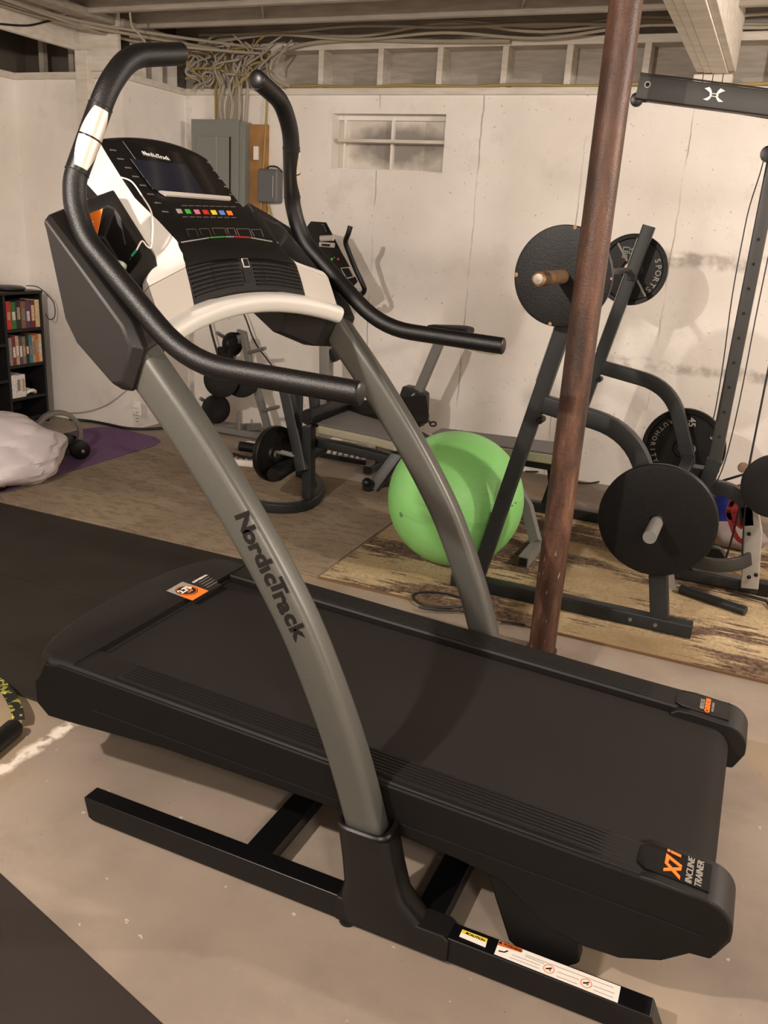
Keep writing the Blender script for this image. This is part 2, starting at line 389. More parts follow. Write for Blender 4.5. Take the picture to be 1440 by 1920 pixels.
# left side: jog in the wall, header and short post
struct(B().box((X0, 4.87, 0), (-4.08, 5.11, ZL)).done('wall_left_return', M_wall2))
struct(B().box((-4.3, 5.111, 0), (-4.08, YB + .24, ZL)).done('wall_left_corner', M_wall2))
struct(B().box((X0 - .2, YF, 0), (X0, 5.11, ZL)).done('wall_left', M_wall2))
b = B().box((X0 - .12, YF, ZL), (X0 + .035, 4.84, ZL + .04)).box((X0 - .12, 4.84, ZL), (-4.06, 5.0, ZL + .04)).box((-4.2, 5.0, ZL), (-4.055, YB - .026, ZL + .04))
tl = struct(b.done('trim_4', M_beam, None, .003))
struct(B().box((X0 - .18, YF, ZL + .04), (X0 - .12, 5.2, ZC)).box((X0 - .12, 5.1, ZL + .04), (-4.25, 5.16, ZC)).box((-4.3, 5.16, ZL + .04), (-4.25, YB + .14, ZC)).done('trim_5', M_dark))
for y in (4.3, 4.55): B().box((-5.0, y, ZL + .04), (-4.96, y + .04, ZC)).done('stud', M_joist, tl)
for x in (-4.86, -4.60): B().box((x, 4.96, ZL + .04), (x + .04, 5.0, ZC)).done('stud', M_joist, tl)
for y in (5.05, 5.22, 5.38): B().box((-4.16, y, ZL + .04), (-4.06, y + .04, 2.60)).done('stud', M_beam, tl)
struct(B().box((-4.42, YF, 2.475), (-4.38, 4.86, 2.83)).done('trim_6', M_beam, None, .004))
struct(B().box((-4.40, 4.80, 2.02), (-4.30, 4.868, 2.475)).done('trim_7', M_beam, None, .004))
struct(B().box((-4.38, 4.83, 2.357), (-4.07, 4.86, 2.75)).done('trim_8', M_beam, None, .002))
struct(B().box((-4.28, 4.862, 2.60), (-4.05, YB, 2.66)).box((-4.20, 3.9, 2.615), (-4.08, 4.86, 2.66)).done('trim_9', M_joist, None, .003))
# right and front walls (outside the frame, they close the room)
struct(B().box((X1, YF, 0), (X1 + .2, YB + .2, ZC)).done('wall_right', M_wall2))
struct(B().box((X0 - .2, YF - .2, 0), (X1 + .2, YF, ZC)).done('wall_front', M_wall2))
ceil = struct(B().box((X0 - .3, YF - .2, ZC), (X1 + .2, YB + .3, ZC + .05)).done('ceiling', M_sub))
y = 5.01
while y > YF:
    for xa, xb in ((X0 - .1, -.62), (-.43, X1)): B().box((xa, y - .019, ZJ), (xb, y + .019, ZC)).done('joist', M_joist, ceil, .002)
    y -= .41
for x in (-3.1, -1.5):
    B().tube([(x, 4.99, 2.66), (x + .18, 4.62, ZC - .02)], .008, 6).done('bridging', M_joist, ceil)
    B().tube([(x + .25, 4.58, 2.66), (x + .42, 4.21, ZC - .02)], .008, 6).done('bridging', M_joist, ceil)
gd = None
for i, (xa, xb, zb) in enumerate(((-.612, -.572, 2.422), (-.571, -.532, 2.418), (-.531, -.448, 2.415))):
    o = B().box((xa, YF, zb), (xb, YB - .02, 2.665)).done('trim_%d' % (10 + i), M_beam, None, .003); struct(o)
struct(B().box((-.447, YF, 2.425), (-.41, YB - .02, 2.72)).done('trim_13', M_beam, None, .004))
pk = B()
for k in range(4): pk.box((-.625 + k * .052, YB - .05, 2.37), (-.577 + k * .052, YB + .04, 2.413))
struct(pk.done('trim_14', M_beam, None, .003))
# bare bulbs in porcelain holders: the lamps of the room
for (p, wt, nm, rad) in LAMPS:
    lab = {'left': 'bare bulb in a white holder on the joists left of the camera', 'right': 'bare bulb in a white holder on the joists behind the camera',
           'far': 'bare bulb in a white holder on the joists right of the beam'}[nm]
    t = thing('ceiling_lamp', (p[0], p[1], p[2] - .05), lab, 'lamp')
    B().lathe([(.055, ZJ - p[2]), (.06, .12), (.035, .07), (.02, .05)], p, (0, 0, 1), 24).done('lamp_holder', M_white, t)
    B().ball(p, .032, 3, (1, 1, 1.2)).done('bulb', M_bulb, t).visible_shadow = True
    ld = bpy.data.lights.new('bulb_light', 'POINT'); ld.energy = wt; ld.color = WARM; ld.shadow_soft_size = rad
    lo = bpy.data.objects.new('bulb_light', ld); COL.objects.link(lo); lo.location = V(p) + V((0, 0, -.09))

# ================================================================== FLOOR COVERINGS
def slab(name, pts, M, th, z0=0.0, bevel=.003, label='', cat='mat'):
    return tag(B().prism(pts, 'z', z0, z0 + th).done(name, M, None, bevel), label, cat)
slab('carpet', [(-3.66, 3.17), (-1.645, 3.155), (-1.66, 4.62), (-3.66, 4.62)], M_carpet, .008, label='flat brown woven carpet under the weight bench', cat='carpet')
slab('area_rug', [(-1.63, 3.15), (2.3, 3.16), (2.3, 4.80), (-1.65, 4.80)], M_rug, .009, label='beige rug with dark brown brushed pattern under the squat rack', cat='rug')
B().bar([(-1.63, 3.15, .0055), (2.3, 3.16, .0055)], .007, .009).done('hem', mat('tan_hem', rgb(112, 84, 56), .9), bpy.data.objects['area_rug'])
slab('exercise_mat', [(-4.36, 2.95), (-3.70, 2.92), (-3.675, 4.60), (-3.72, 4.72), (-3.82, 4.79), (-4.20, 4.84), (-4.32, 4.80), (-4.37, 4.68)][:0] + [(-4.36, 3.17), (-3.675, 3.17), (-3.675, 4.60), (-3.72, 4.72), (-3.82, 4.79), (-4.20, 4.84), (-4.32, 4.80), (-4.37, 4.68)], M_purple, .006, label='purple foam yoga mat lying by the left wall', cat='mat')
slab('rubber_mat', [(-4.95, 1.78), (-1.76, 1.78), (-1.76, 2.46), (-4.95, 2.46)], M_rubber, .008, label='black rubber floor mat left of the treadmill, nearer piece', cat='mat')
slab('rubber_mat', [(-4.95, 2.464), (-1.76, 2.464), (-1.80, 3.148), (-4.95, 3.148)], M_rubber, .008, label='black rubber floor mat along the brown carpet, farther piece', cat='mat')
d = (V((-.84, 1.02)) - V((-1.42, 1.17))).normalized(); nrm = V((-d.y, d.x)) * -1
q0 = V((-1.42, 1.17)) - d * 1.2; q1 = V((-.84, 1.02)) + d * .25
slab('foam_mat', [tuple(q0), tuple(q1), tuple(q1 + nrm * .9), tuple(q0 + nrm * .9)], M_rubber2, .012, label='charcoal mat in the near left corner of the floor', cat='mat')

# ================================================================== STEEL COLUMN
t = thing('support_column', (-.57, 2.98, 0), 'rusty red-brown steel column under the ceiling beam', 'column')
B().lathe([(.0505, 0.012), (.0505, 2.40)], (-.57, 2.98, 0), (0, 0, 1), 48).done('column_shaft', M_rust, t)
B().lathe([(.058, 0), (.058, .012)], (-.57, 2.98, 0), (0, 0, 1), 32).done('base_plate', M_rust, t)
B().box((-.645, 2.905, 2.40), (-.44, 3.055, 2.413)).done('cap_plate', M_rust, t)

# ================================================================== TREADMILL
from mathutils.bvhtree import BVHTree
YC = 1.888
TM = thing('treadmill', (-.75, YC, 0), 'large black and grey incline treadmill with silver console in the foreground', 'treadmill')
def zt(x): return .305 + .045 * (.115 - x)
def deck(px, py, off=.022):
    n = V((.045, 0, 1)); P0 = V((.115, 1.6, .305 + off)); d_ = ray(px, py); return CAM + d_ * ((P0 - CAM).dot(n) / d_.dot(n))
def pts_join(name, objs, M, parent):
    """one lettering mesh out of several letters"""
    bm = bmesh.new()
    for o in objs:
        me = o.data.copy(); me.transform(Matrix.Translation(WL[o.name])); bm.from_mesh(me); bpy.data.meshes.remove(me); bpy.data.objects.remove(o)
    b_ = B(); b_.bm.free(); b_.bm = bm; return b_.done(name, M, parent)
for s in (1, -1):
    def Y(y): return y if s == 1 else 2 * YC - y
    def q(P): return [V((p[0], Y(p[1]), p[2])) for p in P]
    # base rail on the floor
    yy0, yy1 = sorted((Y(1.4155), Y(1.466)))
    base = B().prism([(-1.387, .070), (-1.375, .012), (-1.36, .006), (.045, .006), (.06, .012), (.034, .070)], 'y', yy0, yy1).done('base_rail', M_basebar, TM, .004)
    yy0, yy1 = sorted((Y(1.408), Y(1.474)))
    B().prism([(-.655, .010), (-.66, .030), (-.655, .074), (-.40, .076), (-.385, .066), (-.385, .010)], 'y', yy0, yy1).done('rail_sleeve', M_black, base, .005)
    for xf in (-.63, -1.34, .0): B().lathe([(.018, 0), (.02, .004), (.02, .012)], (xf, Y(1.440 if xf != -.63 else 1.425), 0), (0, 0, 1), 16).done('foot_pad', M_black, base)
    # curved upright
    up = smooth([(-1.20, 1.4425, 1.235), (-1.15, 1.4425, 1.178), (-1.062, 1.4425, 1.080), (-.953, 1.4425, .945), (-.885, 1.4425, .853), (-.827, 1.4425, .768), (-.775, 1.4425, .682), (-.715, 1.4425, .560), (-.662, 1.4425, .435), (-.612, 1.4425, .290), (-.585, 1.4425, .19)], 4)
    upr = B().bar(q(up), .066, .083, side=(0, 1, 0), r=.018).done('upright', M_frame, TM, sharp=60)
    # boot and its collar
    R = []
    for (cx, z, hx, hy) in ((-.545, .02, .115, .036), (-.552, .075, .10, .040), (-.570, .12, .072, .041), (-.583, .18, .066, .042), (-.600, .262, .062, .044)):
        ring = []
        for k in range(24):
            a = 2 * math.pi * k / 24; ca, sa = math.cos(a), math.sin(a)
            f = lambda c_: math.copysign(abs(c_) ** .45, c_)
            ring.append((cx + hx * f(ca), Y(1.4425) + hy * f(sa), z - .10 * hx * 0))
        R.append(ring)
    bt = B().rings(R).done('upright_boot', M_blackg, TM, sharp=60)
    C0 = V((-.602, Y(1.4425), .268)); ring = []
    for k in range(28):
        a = 2 * math.pi * k / 28; f = lambda c_: math.copysign(abs(c_) ** .5, c_)
        ring.append(C0 + V((.058 * f(math.cos(a)), .0405 * f(math.sin(a)), 0)))
    B().tube(ring, .0075, 8, loop=True, caps=False).done('collar', M_blackg, bt)
    # deck side cover
    ya, yb = sorted((Y(1.476), Y(1.548)))
    out = [(-1.575, .338), (-1.592, .320), (-1.590, .255), (-1.552, .224), (-1.50, .226), (-1.18, .246), (-.74, .245), (-.40, .222), (-.30, .205), (-.20, .135), (-.12, .118), (-.046, .121), (.033, .152), (.080, .192), (.119, .196), (.143, .262), (.136, .292), (.118, .314), (.09, .326), (-.10, .332), (-.72, .357), (-1.50, .389), (-1.555, .380)]
    sk = B().prism(out, 'y', ya, yb).done('side_cover', M_side, TM, .006, segs=3)
    a0, a1 = sorted((Y(1.4745), Y(1.477)))
    B().hexa([(-1.40, a0, .290), (.10, a0, .245), (.10, a1, .245), (-1.40, a1, .290), (-1.40, a0, .2915), (.10, a0, .2465), (.10, a1, .2465), (-1.40, a1, .2915)]).done('seam_line', M_void, sk)
    # foot rail with ribs
    def rail_ring(x, ridged):
        z0 = zt(x) + .020; ring = [(x, 1.490, z0 - .045), (x, 1.479, z0 - .014), (x, 1.486, z0 - .001)]
        for k in range(7):
            y_ = 1.499 + k * .0112
            ring += [(x, y_, z0 + (-.003 if ridged else .001)), (x, y_ + .001, z0 + (.004 if ridged else .001)), (x, y_ + .0072, z0 + (.004 if ridged else .001)), (x, y_ + .0082, z0 + (-.003 if ridged else .001))]
        ring += [(x, 1.580, z0 + .0), (x, 1.583, z0 - .006), (x, 1.583, z0 - .045)]
        return q(ring)
    xs = [(-1.54, 0), (-1.335, 0), (-1.325, 1), (-.14, 1), (-.11, 0), (-.03, 0), (.05, 0)]
    B().rings([rail_ring(*a_) for a_ in xs]).done('foot_rail', M_hood, TM, sharp=12)
    # rear end cap with its badge plate
    ya, yb = sorted((Y(1.478), Y(1.604)))
    arc = [(.146 - .058 * (1 - math.cos(a_)), .268 + .058 * math.sin(a_)) for a_ in [math.radians(10 * i) for i in range(10)]]
    cap = B().prism([(-.055, .318), (-.05, .290), (.04, .235), (.10, .200), (.124, .203), (.146, .250)] + arc + [(.0, .3330), (-.035, .3315)], 'y', ya, yb).done('end_cap', M_hood, TM, .006, segs=3)
    x0 = -.028
    P = [(x0 - .018, 1.515, zt(x0 - .018) + .0215), (x0, 1.500, zt(x0) + .0225), (.092, 1.500, .3262), (.092, 1.583, .3262), (x0, 1.583, zt(x0) + .0225), (x0 - .018, 1.568, zt(x0 - .018) + .0215)]
    P = q(P); B().rings([P, [p + V((0, 0, .0025)) for p in P]]).done('badge_plate', M_basebar, cap)
    if s == 1:
        o1 = text('l', 'X7', .043, (.022, 1.531, .3345), (0, 1, 0), (-1, 0, -.0), M_orange, TM, .001, bold=.0016, shear=.25)
        o2 = text('l', 'i', .040, (.019, 1.572, .3349), (0, 1, 0), (-1, 0, 0), M_orange, TM, .001, bold=.0012, shear=.25)
        for o_ in (o1, o2): o_.parent = None
        pts_join('lettering', [o1, o2], M_orange, cap)
        text('lettering', 'INCLINE', .0185, (.053, 1.541, .3326), (0, 1, 0), (-1, 0, 0), M_greyp, cap, .001, shear=.2, sx=1.15)
        text('lettering', 'TRAINER', .0185, (.071, 1.541, .3312), (0, 1, 0), (-1, 0, 0), M_greyp, cap, .001, shear=.2, sx=1.1)
    else:
        yc = Y(1.541)
        text('lettering', 'REFLEX', .0155, (.022, yc, .3346), (0, 1, 0), (-1, 0, 0), M_greyp, cap, .001, shear=.2, sx=1.1)
        text('lettering', 'CUSHION', .0175, (.036, yc, .3338), (0, 1, 0), (-1, 0, 0), M_orange, cap, .001, bold=.0006, shear=.2)
        text('lettering', 'DECK SYSTEM', .008, (.049, yc, .3330), (0, 1, 0), (-1, 0, 0), M_greyp, cap, .0008)
    # lift arm between base rail and deck
    ya, yb = sorted((Y(1.488), Y(1.530)))
    B().prism([(-.345, .215), (-.15, .19), (-.12, .06), (-.155, .03), (-.235, .028), (-.275, .05)], 'y', ya, yb).done('lift_arm', M_side, TM, .008)
    # handlebar
    hp = fillet([(-.668, 1.424, 1.209), (-1.045, 1.416, 1.222), (-1.305, 1.428, 1.445), (-1.333, 1.434, 1.510), (-1.3405, 1.4455, 1.558), (-1.3085, 1.5175, 1.740), (-1.302, 1.580, 1.808), (-1.288, 1.728, 1.838)], [.10, .12, .03, .018, .035, .05], 7)
    hb = B().tube(q(hp), .0235, 20).done('handlebar', M_foam, TM)
    B().ball(q([(-.668, 1.424, 1.209)])[0], .0237, 3, (.35, 1, 1)).done('end_plug', M_blackg, hb)
    B().ball(q([(-1.288, 1.728, 1.838)])[0], .0237, 3, (1, .4, 1)).done('end_plug', M_blackg, hb)
    lo_, hi_ = V((-1.3365, 1.4545, 1.581)), V((-1.3165, 1.4995, 1.695))
    mid = (lo_ + hi_) / 2; ax = (hi_ - lo_).normalized()
    # pulse sensors: two shells on the grip, turned to the user
    tow = V((.80, -.60, 0)); tow = (tow - ax * tow.dot(ax)).normalized(); sid = ax.cross(tow)
    for (ta, tb, wa, wb_) in ((-.064, -.002, .45, .95), (.002, .060, .95, .50)):
        R = []
        for i in range(9):
            u = i / 8; t_ = ta + (tb - ta) * u; hw = wa + (wb_ - wa) * math.sin(u * math.pi / 2) if wa < wb_ else wa + (wb_ - wa) * (1 - math.cos(u * math.pi / 2))
            hw *= 1.15; cpt = mid + ax * t_ - V((.004, .003, 0)) * (1 - (t_ / .066) ** 2) * 0
            row = [cpt + (tow * math.cos(a_) + sid * math.sin(a_)) * .0262 for a_ in [hw * (k / 6 - 1) for k in range(13)]]
            row2 = [cpt + (tow * math.cos(a_) + sid * math.sin(a_)) * .0225 for a_ in [hw * (k / 6 - 1) for k in range(12, -1, -1)]]
            R.append(q(row + row2))
        B().rings(R).done('pulse_sensor', M_sensor, hb, sharp=50)
    B().tube(q([mid - ax * .072, mid + ax * .068]), .0243, 20).done('sensor_sleeve', M_blackg, hb)
    for t_ in (-.073, .068): B().tube(q([mid + ax * t_, mid + ax * (t_ + .002)]), .0249, 20).done('sleeve_ring', M_void, hb)
    # accessory tray beside the console
    A = [[(-1.372, 1.470), (-1.368, 1.458), (-1.331, 1.285), (-1.303, 1.238), (-1.214, 1.164), (-1.188, 1.170), (-1.163, 1.245), (-1.182, 1.284), (-1.368, 1.478)],
         [(-1.376, 1.478), (-1.366, 1.455), (-1.318, 1.275), (-1.290, 1.225), (-1.200, 1.150), (-1.172, 1.150), (-1.138, 1.240), (-1.168, 1.292), (-1.372, 1.489)],
         [(-1.395, 1.510), (-1.440, 1.47), (-1.42, 1.30), (-1.36, 1.24), (-1.25, 1.16), (-1.21, 1.16), (-1.165, 1.26), (-1.222, 1.342), (-1.378, 1.524)],
         [(-1.405, 1.535), (-1.470, 1.49), (-1.455, 1.34), (-1.40, 1.27), (-1.30, 1.20), (-1.27, 1.20), (-1.240, 1.32), (-1.262, 1.400), (-1.383, 1.548)]]
    ysec = [1.386, 1.402, 1.520, 1.612]
    tray = B().rings([q([(x_, y_, z_) for x_, z_ in sec]) for sec, y_ in zip(A, ysec)]).done('accessory_tray', M_pod, TM, sharp=24)
    ca, cb, cd_, cc_ = V((-1.372, 1.386, 1.480)), V((-1.383, 1.612, 1.548)), V((-1.180, 1.386, 1.288)), V((-1.262, 1.612, 1.400))
    def tp_(u, v): return (ca * (1 - u) + cb * u) * (1 - v) + (cd_ * (1 - u) + cc_ * u) * v
    nrm_ = (tp_(1, 0) - tp_(0, 0)).cross(tp_(0, 1) - tp_(0, 0)); nrm_ = nrm_.normalized() * (1 if nrm_.z > 0 else -1)
    loop_ = [tp_(*c) for c in ((.30, .16), (.36, .12), (.80, .11), (.87, .17), (.86, .70), (.80, .78), (.38, .80), (.30, .74))]
    ctr_ = sum(loop_, V()) / 8
    top_ = [p + nrm_ * .03 for p in loop_]; bot_ = [p - nrm_ * .070 + (ctr_ - p) * .16 + (tp_(.5, 1) - tp_(.5, 0)) * .06 for p in loop_]
    cut = B().rings([q(bot_), q(top_)]).done('cut', M_void); bpy.context.view_layer.update()
    boolean(tray, cut)
    mb = tray.modifiers.new('bevel', 'BEVEL'); mb.width = .004; mb.segments = 2; mb.limit_method = 'ANGLE'; mb.angle_limit = math.radians(32)
# cross members of the base
for x in (-.895, -.455): B().box((x - .035, 1.464, .02), (x + .035, 2 * YC - 1.464, .062)).done('cross_member', M_basebar, TM, .004)
# deck body, motor hood, belt
ctr = B().prism([(-1.50, .25), (-1.50, .375), (.03, .300), (.03, .20), (-.15, .19), (-.5, .235)], 'y', 1.545, 2 * YC - 1.545).done('deck_frame', M_side, TM, .004)
hood = [(-1.463, 1.482), (-1.535, 1.480), (-1.585, 1.500), (-1.612, 1.56), (-1.636, 1.66), (-1.648, 1.78), (-1.650, YC)]
hood = hood + [(x, 2 * YC - y) for x, y in hood[::-1][1:]]
hr = []
for (dz, sc_) in ((-.150, .965), (-.135, .985), (-.02, 1.0), (0.006, .992), (.019, .965), (.024, .90)):
    cx, cy = -1.463, YC; hr.append([(cx + (x - cx) * (sc_ if sc_ < 1 else 1), cy + (y - cy) * (1 - (1 - sc_) * .35), zt(x) + dz) for x, y in hood])
hd = B().rings(hr).done('motor_hood', M_hood, TM, sharp=30)
bp = [(-1.47, 0), (-1.0, 0), (-.5, 0), (.045, 0)]
prof = [(x, zt(x)) for x, _ in bp]; c0 = (.052, zt(.045) - .052)
prof += [(c0[0] + .052 * math.sin(a), c0[1] + .052 * math.cos(a)) for a in [math.radians(i * 15) for i in range(1, 13)]]
prof += [(-.05, c0[1] - .052)]
inner = [(x - .0, z - .004) for x, z in prof[:4]] + [(c0[0] + .048 * math.sin(a), c0[1] + .048 * math.cos(a)) for a in [math.radians(i * 15) for i in range(1, 13)]] + [(-.05, c0[1] - .048)]
B().prism(prof + inner[::-1], 'y', 1.592, 2 * YC - 1.592).done('running_belt', M_belt, TM, sharp=40)
B().prism([(-.05, .295), (.04, .29), (.075, .22), (.05, .185), (-.05, .19)], 'y', 1.60, 2 * YC - 1.60).done('rear_roller_cover', M_side, TM)
B().box((-1.472, 1.590, zt(-1.46) - .004), (-1.455, 2 * YC - 1.590, zt(-1.46) + .006)).done('hood_gap', M_void, TM)
# hood label
def dk(px, py, o=.0): return deck(px, py, .0245 + o)
sheet('hood_label', [dk(310, 1108), dk(361, 1127), dk(416, 1096), dk(360, 1080)], mat('label_black', rgb(30, 28, 28), .5), hd)
sheet('label_grey_band', [dk(312, 1108, .001), dk(336, 1117, .001), dk(366, 1099, .001), dk(342, 1091, .001)], M_greyp, hd)
sheet('label_orange_band', [dk(336, 1117, .001), dk(361, 1126, .001), dk(391, 1108, .001), dk(366, 1099, .001)], M_orange, hd)
cc = dk(350, 1107, .002)
B().lathe([(.034, 0), (.034, .0012)], cc - V((0, 0, .001)), (.045, 0, 1), 32).done('label_disc', M_txtblk, hd)
B().lathe([(.031, 0), (.031, .0006), (.029, .0006), (.029, 0)], cc + V((0, 0, .0005)), (.045, 0, 1), 32, closed=True).done('label_ring', M_orange, hd)
text('lettering', '2.75', .031, cc + V((-.006, 0, .0012)), (0, 1, 0), (-1, 0, 0), M_white, hd, .0006, bold=.0012)
text('lettering', 'CHP', .013, cc + V((.014, 0, .0012)), (0, 1, 0), (-1, 0, 0), M_orange, hd, .0006)
l0 = dk(378, 1088, .001)
text('lettering', 'COMMERCIAL', .012, dk(375, 1085, .001), (0, 1, 0), (-1, 0, 0), M_white, hd, .0005, bold=.0005)
for k in range(4):
    a_ = dk(383 + 5 * k, 1087 + 3 * k, .001); B().box((a_.x - .001, a_.y - .028, a_.z), (a_.x + .001, a_.y + .028, a_.z + .0006)).done('print_line', M_greyp, hd)
# name on the near upright
upn = [o for o in TM.children if o.name.startswith('upright') and 'boot' not in o.name][0]
cen = [(458, 980), (468.5, 1006), (479, 1028), (491, 1050), (498.5, 1067), (507, 1085), (520, 1101), (525, 1119), (533, 1139), (545, 1161), (557, 1184)]
W3 = [aty(x, y, 1.4088) for x, y in cen]; letters = []
for i, chx in enumerate('Nordicrrack'.replace('rr', 'Tr')):
    tdir = (W3[min(i + 2, 10)] - W3[max(i - 2, 0)]).normalized(); upd = V((-tdir.z, 0, tdir.x)) if -tdir.z > 0 else V((tdir.z, 0, -tdir.x))
    if chx == 'i': chx = '\u0131'
    o_ = text('l', chx, .051, W3[i], tdir, upd, M_txtblk, None, .0006, bold=.0021, sx=1.12); letters.append(o_)
    me = o_.data; cz = V((0, 0, 0))
    # all letters share one baseline, set below the middle of the face
    zs = [v.co.dot(upd) for v in me.vertices]; base_shift = -.0165 - min(zs)
    for v in me.vertices: v.co += upd * base_shift
pts_join('lettering', letters, M_txtblk, upn)

# console: sections along its slope (centre, edge, outer), half widths
S = [((-1.469, 1.671), (-1.475, 1.650, .208), (-1.500, 1.612, .268)),
     ((-1.420, 1.610), (-1.423, 1.592, .216), (-1.448, 1.567, .268)),
     ((-1.369, 1.548), (-1.368, 1.533, .222), (-1.392, 1.522, .268)),
     ((-1.315, 1.499), (-1.305, 1.487, .219), (-1.340, 1.472, .268)),
     ((-1.267, 1.457), (-1.253, 1.445, .219), (-1.287, 1.425, .268)),
     ((-1.242, 1.436), (-1.230, 1.420, .232), (-1.255, 1.392, .292)),
     ((-1.228, 1.420), (-1.217, 1.402, .243), (-1.203, 1.372, .392)),
     ((-1.221, 1.411), (-1.212, 1.393, .248), (-1.192, 1.357, .402)),
     ((-1.208, 1.372), (-1.197, 1.353, .252), (-1.176, 1.319, .403)),
     ((-1.197, 1.334), (-1.185, 1.313, .255), (-1.161, 1.281, .404))]
def cs(i_f, d):
    """point on the console front at section i_f (float) and sideways offset d"""
    i = min(int(i_f), len(S) - 2); f = i_f - i
    def at(sec):
        C, E_, O = sec; a = abs(d)
        if a <= E_[2]:
            u = (a / E_[2]) ** 2; return (C[0] + (E_[0] - C[0]) * u, C[1] + (E_[1] - C[1]) * u)
        u = min(1, (a - E_[2]) / (O[2] - E_[2])); return (E_[0] + (O[0] - E_[0]) * u, E_[1] + (O[1] - E_[1]) * u)
    p, r = at(S[i]), at(S[i + 1]); return V((p[0] * (1 - f) + r[0] * f, YC + d, p[1] * (1 - f) + r[1] * f))
NRM = V((.72, 0, .69))
def shell(name, M, i0, i1, dfun, parent, th=.006, ni=None, nd=17, lift=0, bevel=0):
    ni = ni or max(2, int((i1 - i0) * 3) + 1); F = []; K = []
    for a in range(ni):
        i_f = i0 + (i1 - i0) * a / (ni - 1); d0, d1 = dfun(i_f)
        F.append([cs(i_f, d0 + (d1 - d0) * k / (nd - 1)) + NRM * lift for k in range(nd)])
    R = [row + [p - NRM * th for p in row[::-1]] for row in F]
    return B().rings(R).done(name, M, parent, bevel, sharp=45)
def ew(i_f):
    i = min(int(i_f), len(S) - 2); f = i_f - i; return S[i][1][2] * (1 - f) + S[i + 1][1][2] * f
def ow(i_f):
    i = min(int(i_f), len(S) - 2); f = i_f - i; return S[i][2][2] * (1 - f) + S[i + 1][2][2] * f
CON = shell('console', M_panel, 0, 7, lambda i: (-ew(i), ew(i)), TM, .012, nd=25)
shell('vent_panel', M_black, 7.03, 9, lambda i: (-ew(i), ew(i)), CON, .012, nd=25)
for s in (1, -1):
    shell('silver_side', M_silver, 0, 6.95, lambda i: (-ow(i) * s, -(ew(i) + .0015) * s), CON, .02, ni=29, nd=9, bevel=0)
    shell('shoulder', M_silver2, 7.02, 9, lambda i: (-ow(i) * s, -(ew(i) + .002) * s), CON, .02, nd=9)
# rear shell
R = []
for i in [k * .5 for k in range(19)]:
    o = ow(i) - .003; e = ew(i)
    front = [cs(i, d) - NRM * .008 for d in (-o, -e, -e * .5, 0, e * .5, e, o)]
    back = [cs(i, d) * 1.0 - V((.062, 0, .045)) for d in (o * .92, 0, -o * .92)]
    R.append(front + back)
B().rings(R).done('rear_shell', M_black, CON, sharp=35)
# curved top rim
B().tube([cs(0, d) + V((-.010, 0, -.004)) for d in [(-.21 + .42 * k / 20) for k in range(21)]], .010, 10).done('top_rim', M_gloss, CON)
# vent openings and slats
for sd in (-1, 1):
    for k in range(7):
        i0 = 7.22 + k * .24; w0, w1 = (.035 + .004 * k, .135) if sd == -1 else (.075, .165)
        if k < 6:
            shell('vent_slot', M_void, i0 + .05, i0 + .17, lambda i: (min(sd * w0, sd * w1) - (.015 if sd == -1 else 0), max(sd * w0, sd * w1) - (.015 if sd == -1 else 0)), CON, .001, ni=2, nd=7, lift=.0012)
        B().bar([cs(i0, sd * (.03 + .215 * j / 10)) + NRM * .0012 for j in range(11)], .0035, .0035, side=(1, 0, -.4)).done('slat', M_blackg, CON)
shell('fan_switch_frame', M_silver, 7.08, 7.60, lambda i: (-.0135, .0135), CON, .002, ni=3, nd=3, lift=.003)
shell('fan_switch', M_gloss, 7.12, 7.56, lambda i: (-.0105, .0105), CON, .002, ni=3, nd=3, lift=.0045)
shell('switch_recess', M_void, 7.66, 8.5, lambda i: (-.02, .012), CON, .001, ni=3, nd=3, lift=.002)
# arched silver grip below the console
def archp(d): u = (d / .405) ** 2; return V((-1.203 + .037 * u, YC + d, 1.3065 - .0495 * u))
B().bar([archp(-.405 + .81 * k / 32) for k in range(33)], .062, .049, side=(.95, 0, -.3), r=.019).done('arch_bar', M_silver, CON, sharp=60)
# things printed or set on the console face, found by looking along the line of sight
bmc = bmesh.new()
cv = [[bmc.verts.new(cs(i * .25, -.25 + .5 * k / 20)) for k in range(21)] for i in range(37)]
for i in range(36):
    for k in range(20): bmc.faces.new((cv[i][k], cv[i][k + 1], cv[i + 1][k + 1], cv[i + 1][k]))
bmc.normal_update(); BV = BVHTree.FromBMesh(bmc)
def onp(px, py):
    n = V((.78, 0, .62)); d_ = ray(px, py); return CAM + d_ * ((V(cs(2, 0)) - CAM).dot(n) / d_.dot(n))
def oc(px, py, lift=.0012):
    h = BV.ray_cast(CAM, ray(px, py).normalized()); p = h[0]
    if p is None: return onp(px, py)
    n = h[1] if h[1].dot(ray(px, py)) < 0 else -h[1]; return p + n * lift
def decal(name, px, M, lift=.0012, th=.0012):
    n = NRM.normalized(); g = max(1, int((V(px[1]) - V(px[0])).length // 12)); a, b_, c, d_ = [V(p) for p in px]
    rows = []
    for j in range(g + 1):
        v = j / g; row = [oc(*((a * (1 - u) + b_ * u) * (1 - v) + (d_ * (1 - u) + c * u) * v), lift) for u in [k / g for k in range(g + 1)]]
        rows.append(row + [p + n * th for p in row[::-1]])
    return B().rings(rows).done(name, M, CON, sharp=50)
decal('screen_surround', [(229, 266), (372, 296), (424, 372), (297, 361)], M_gloss, .0012, .002)
decal('screen', [(243, 300), (347, 311), (384, 368), (285, 357)], M_screen, .0034, .001)
decal('screen_ledge', [(296, 361), (429, 371.5), (430, 378), (309, 369.5)], M_silver2, .002, .005)
lt_ = [text('l', ch_, .0165, oc(269.5 + 4.35 * k, 289.8 + .92 * k, .0042), (0, 1, -.0), (-.66, 0, .75), M_silver, None, .0005, bold=.0002) for k, ch_ in enumerate('NordicTrack')]
pts_join('lettering', lt_, M_silver, CON)
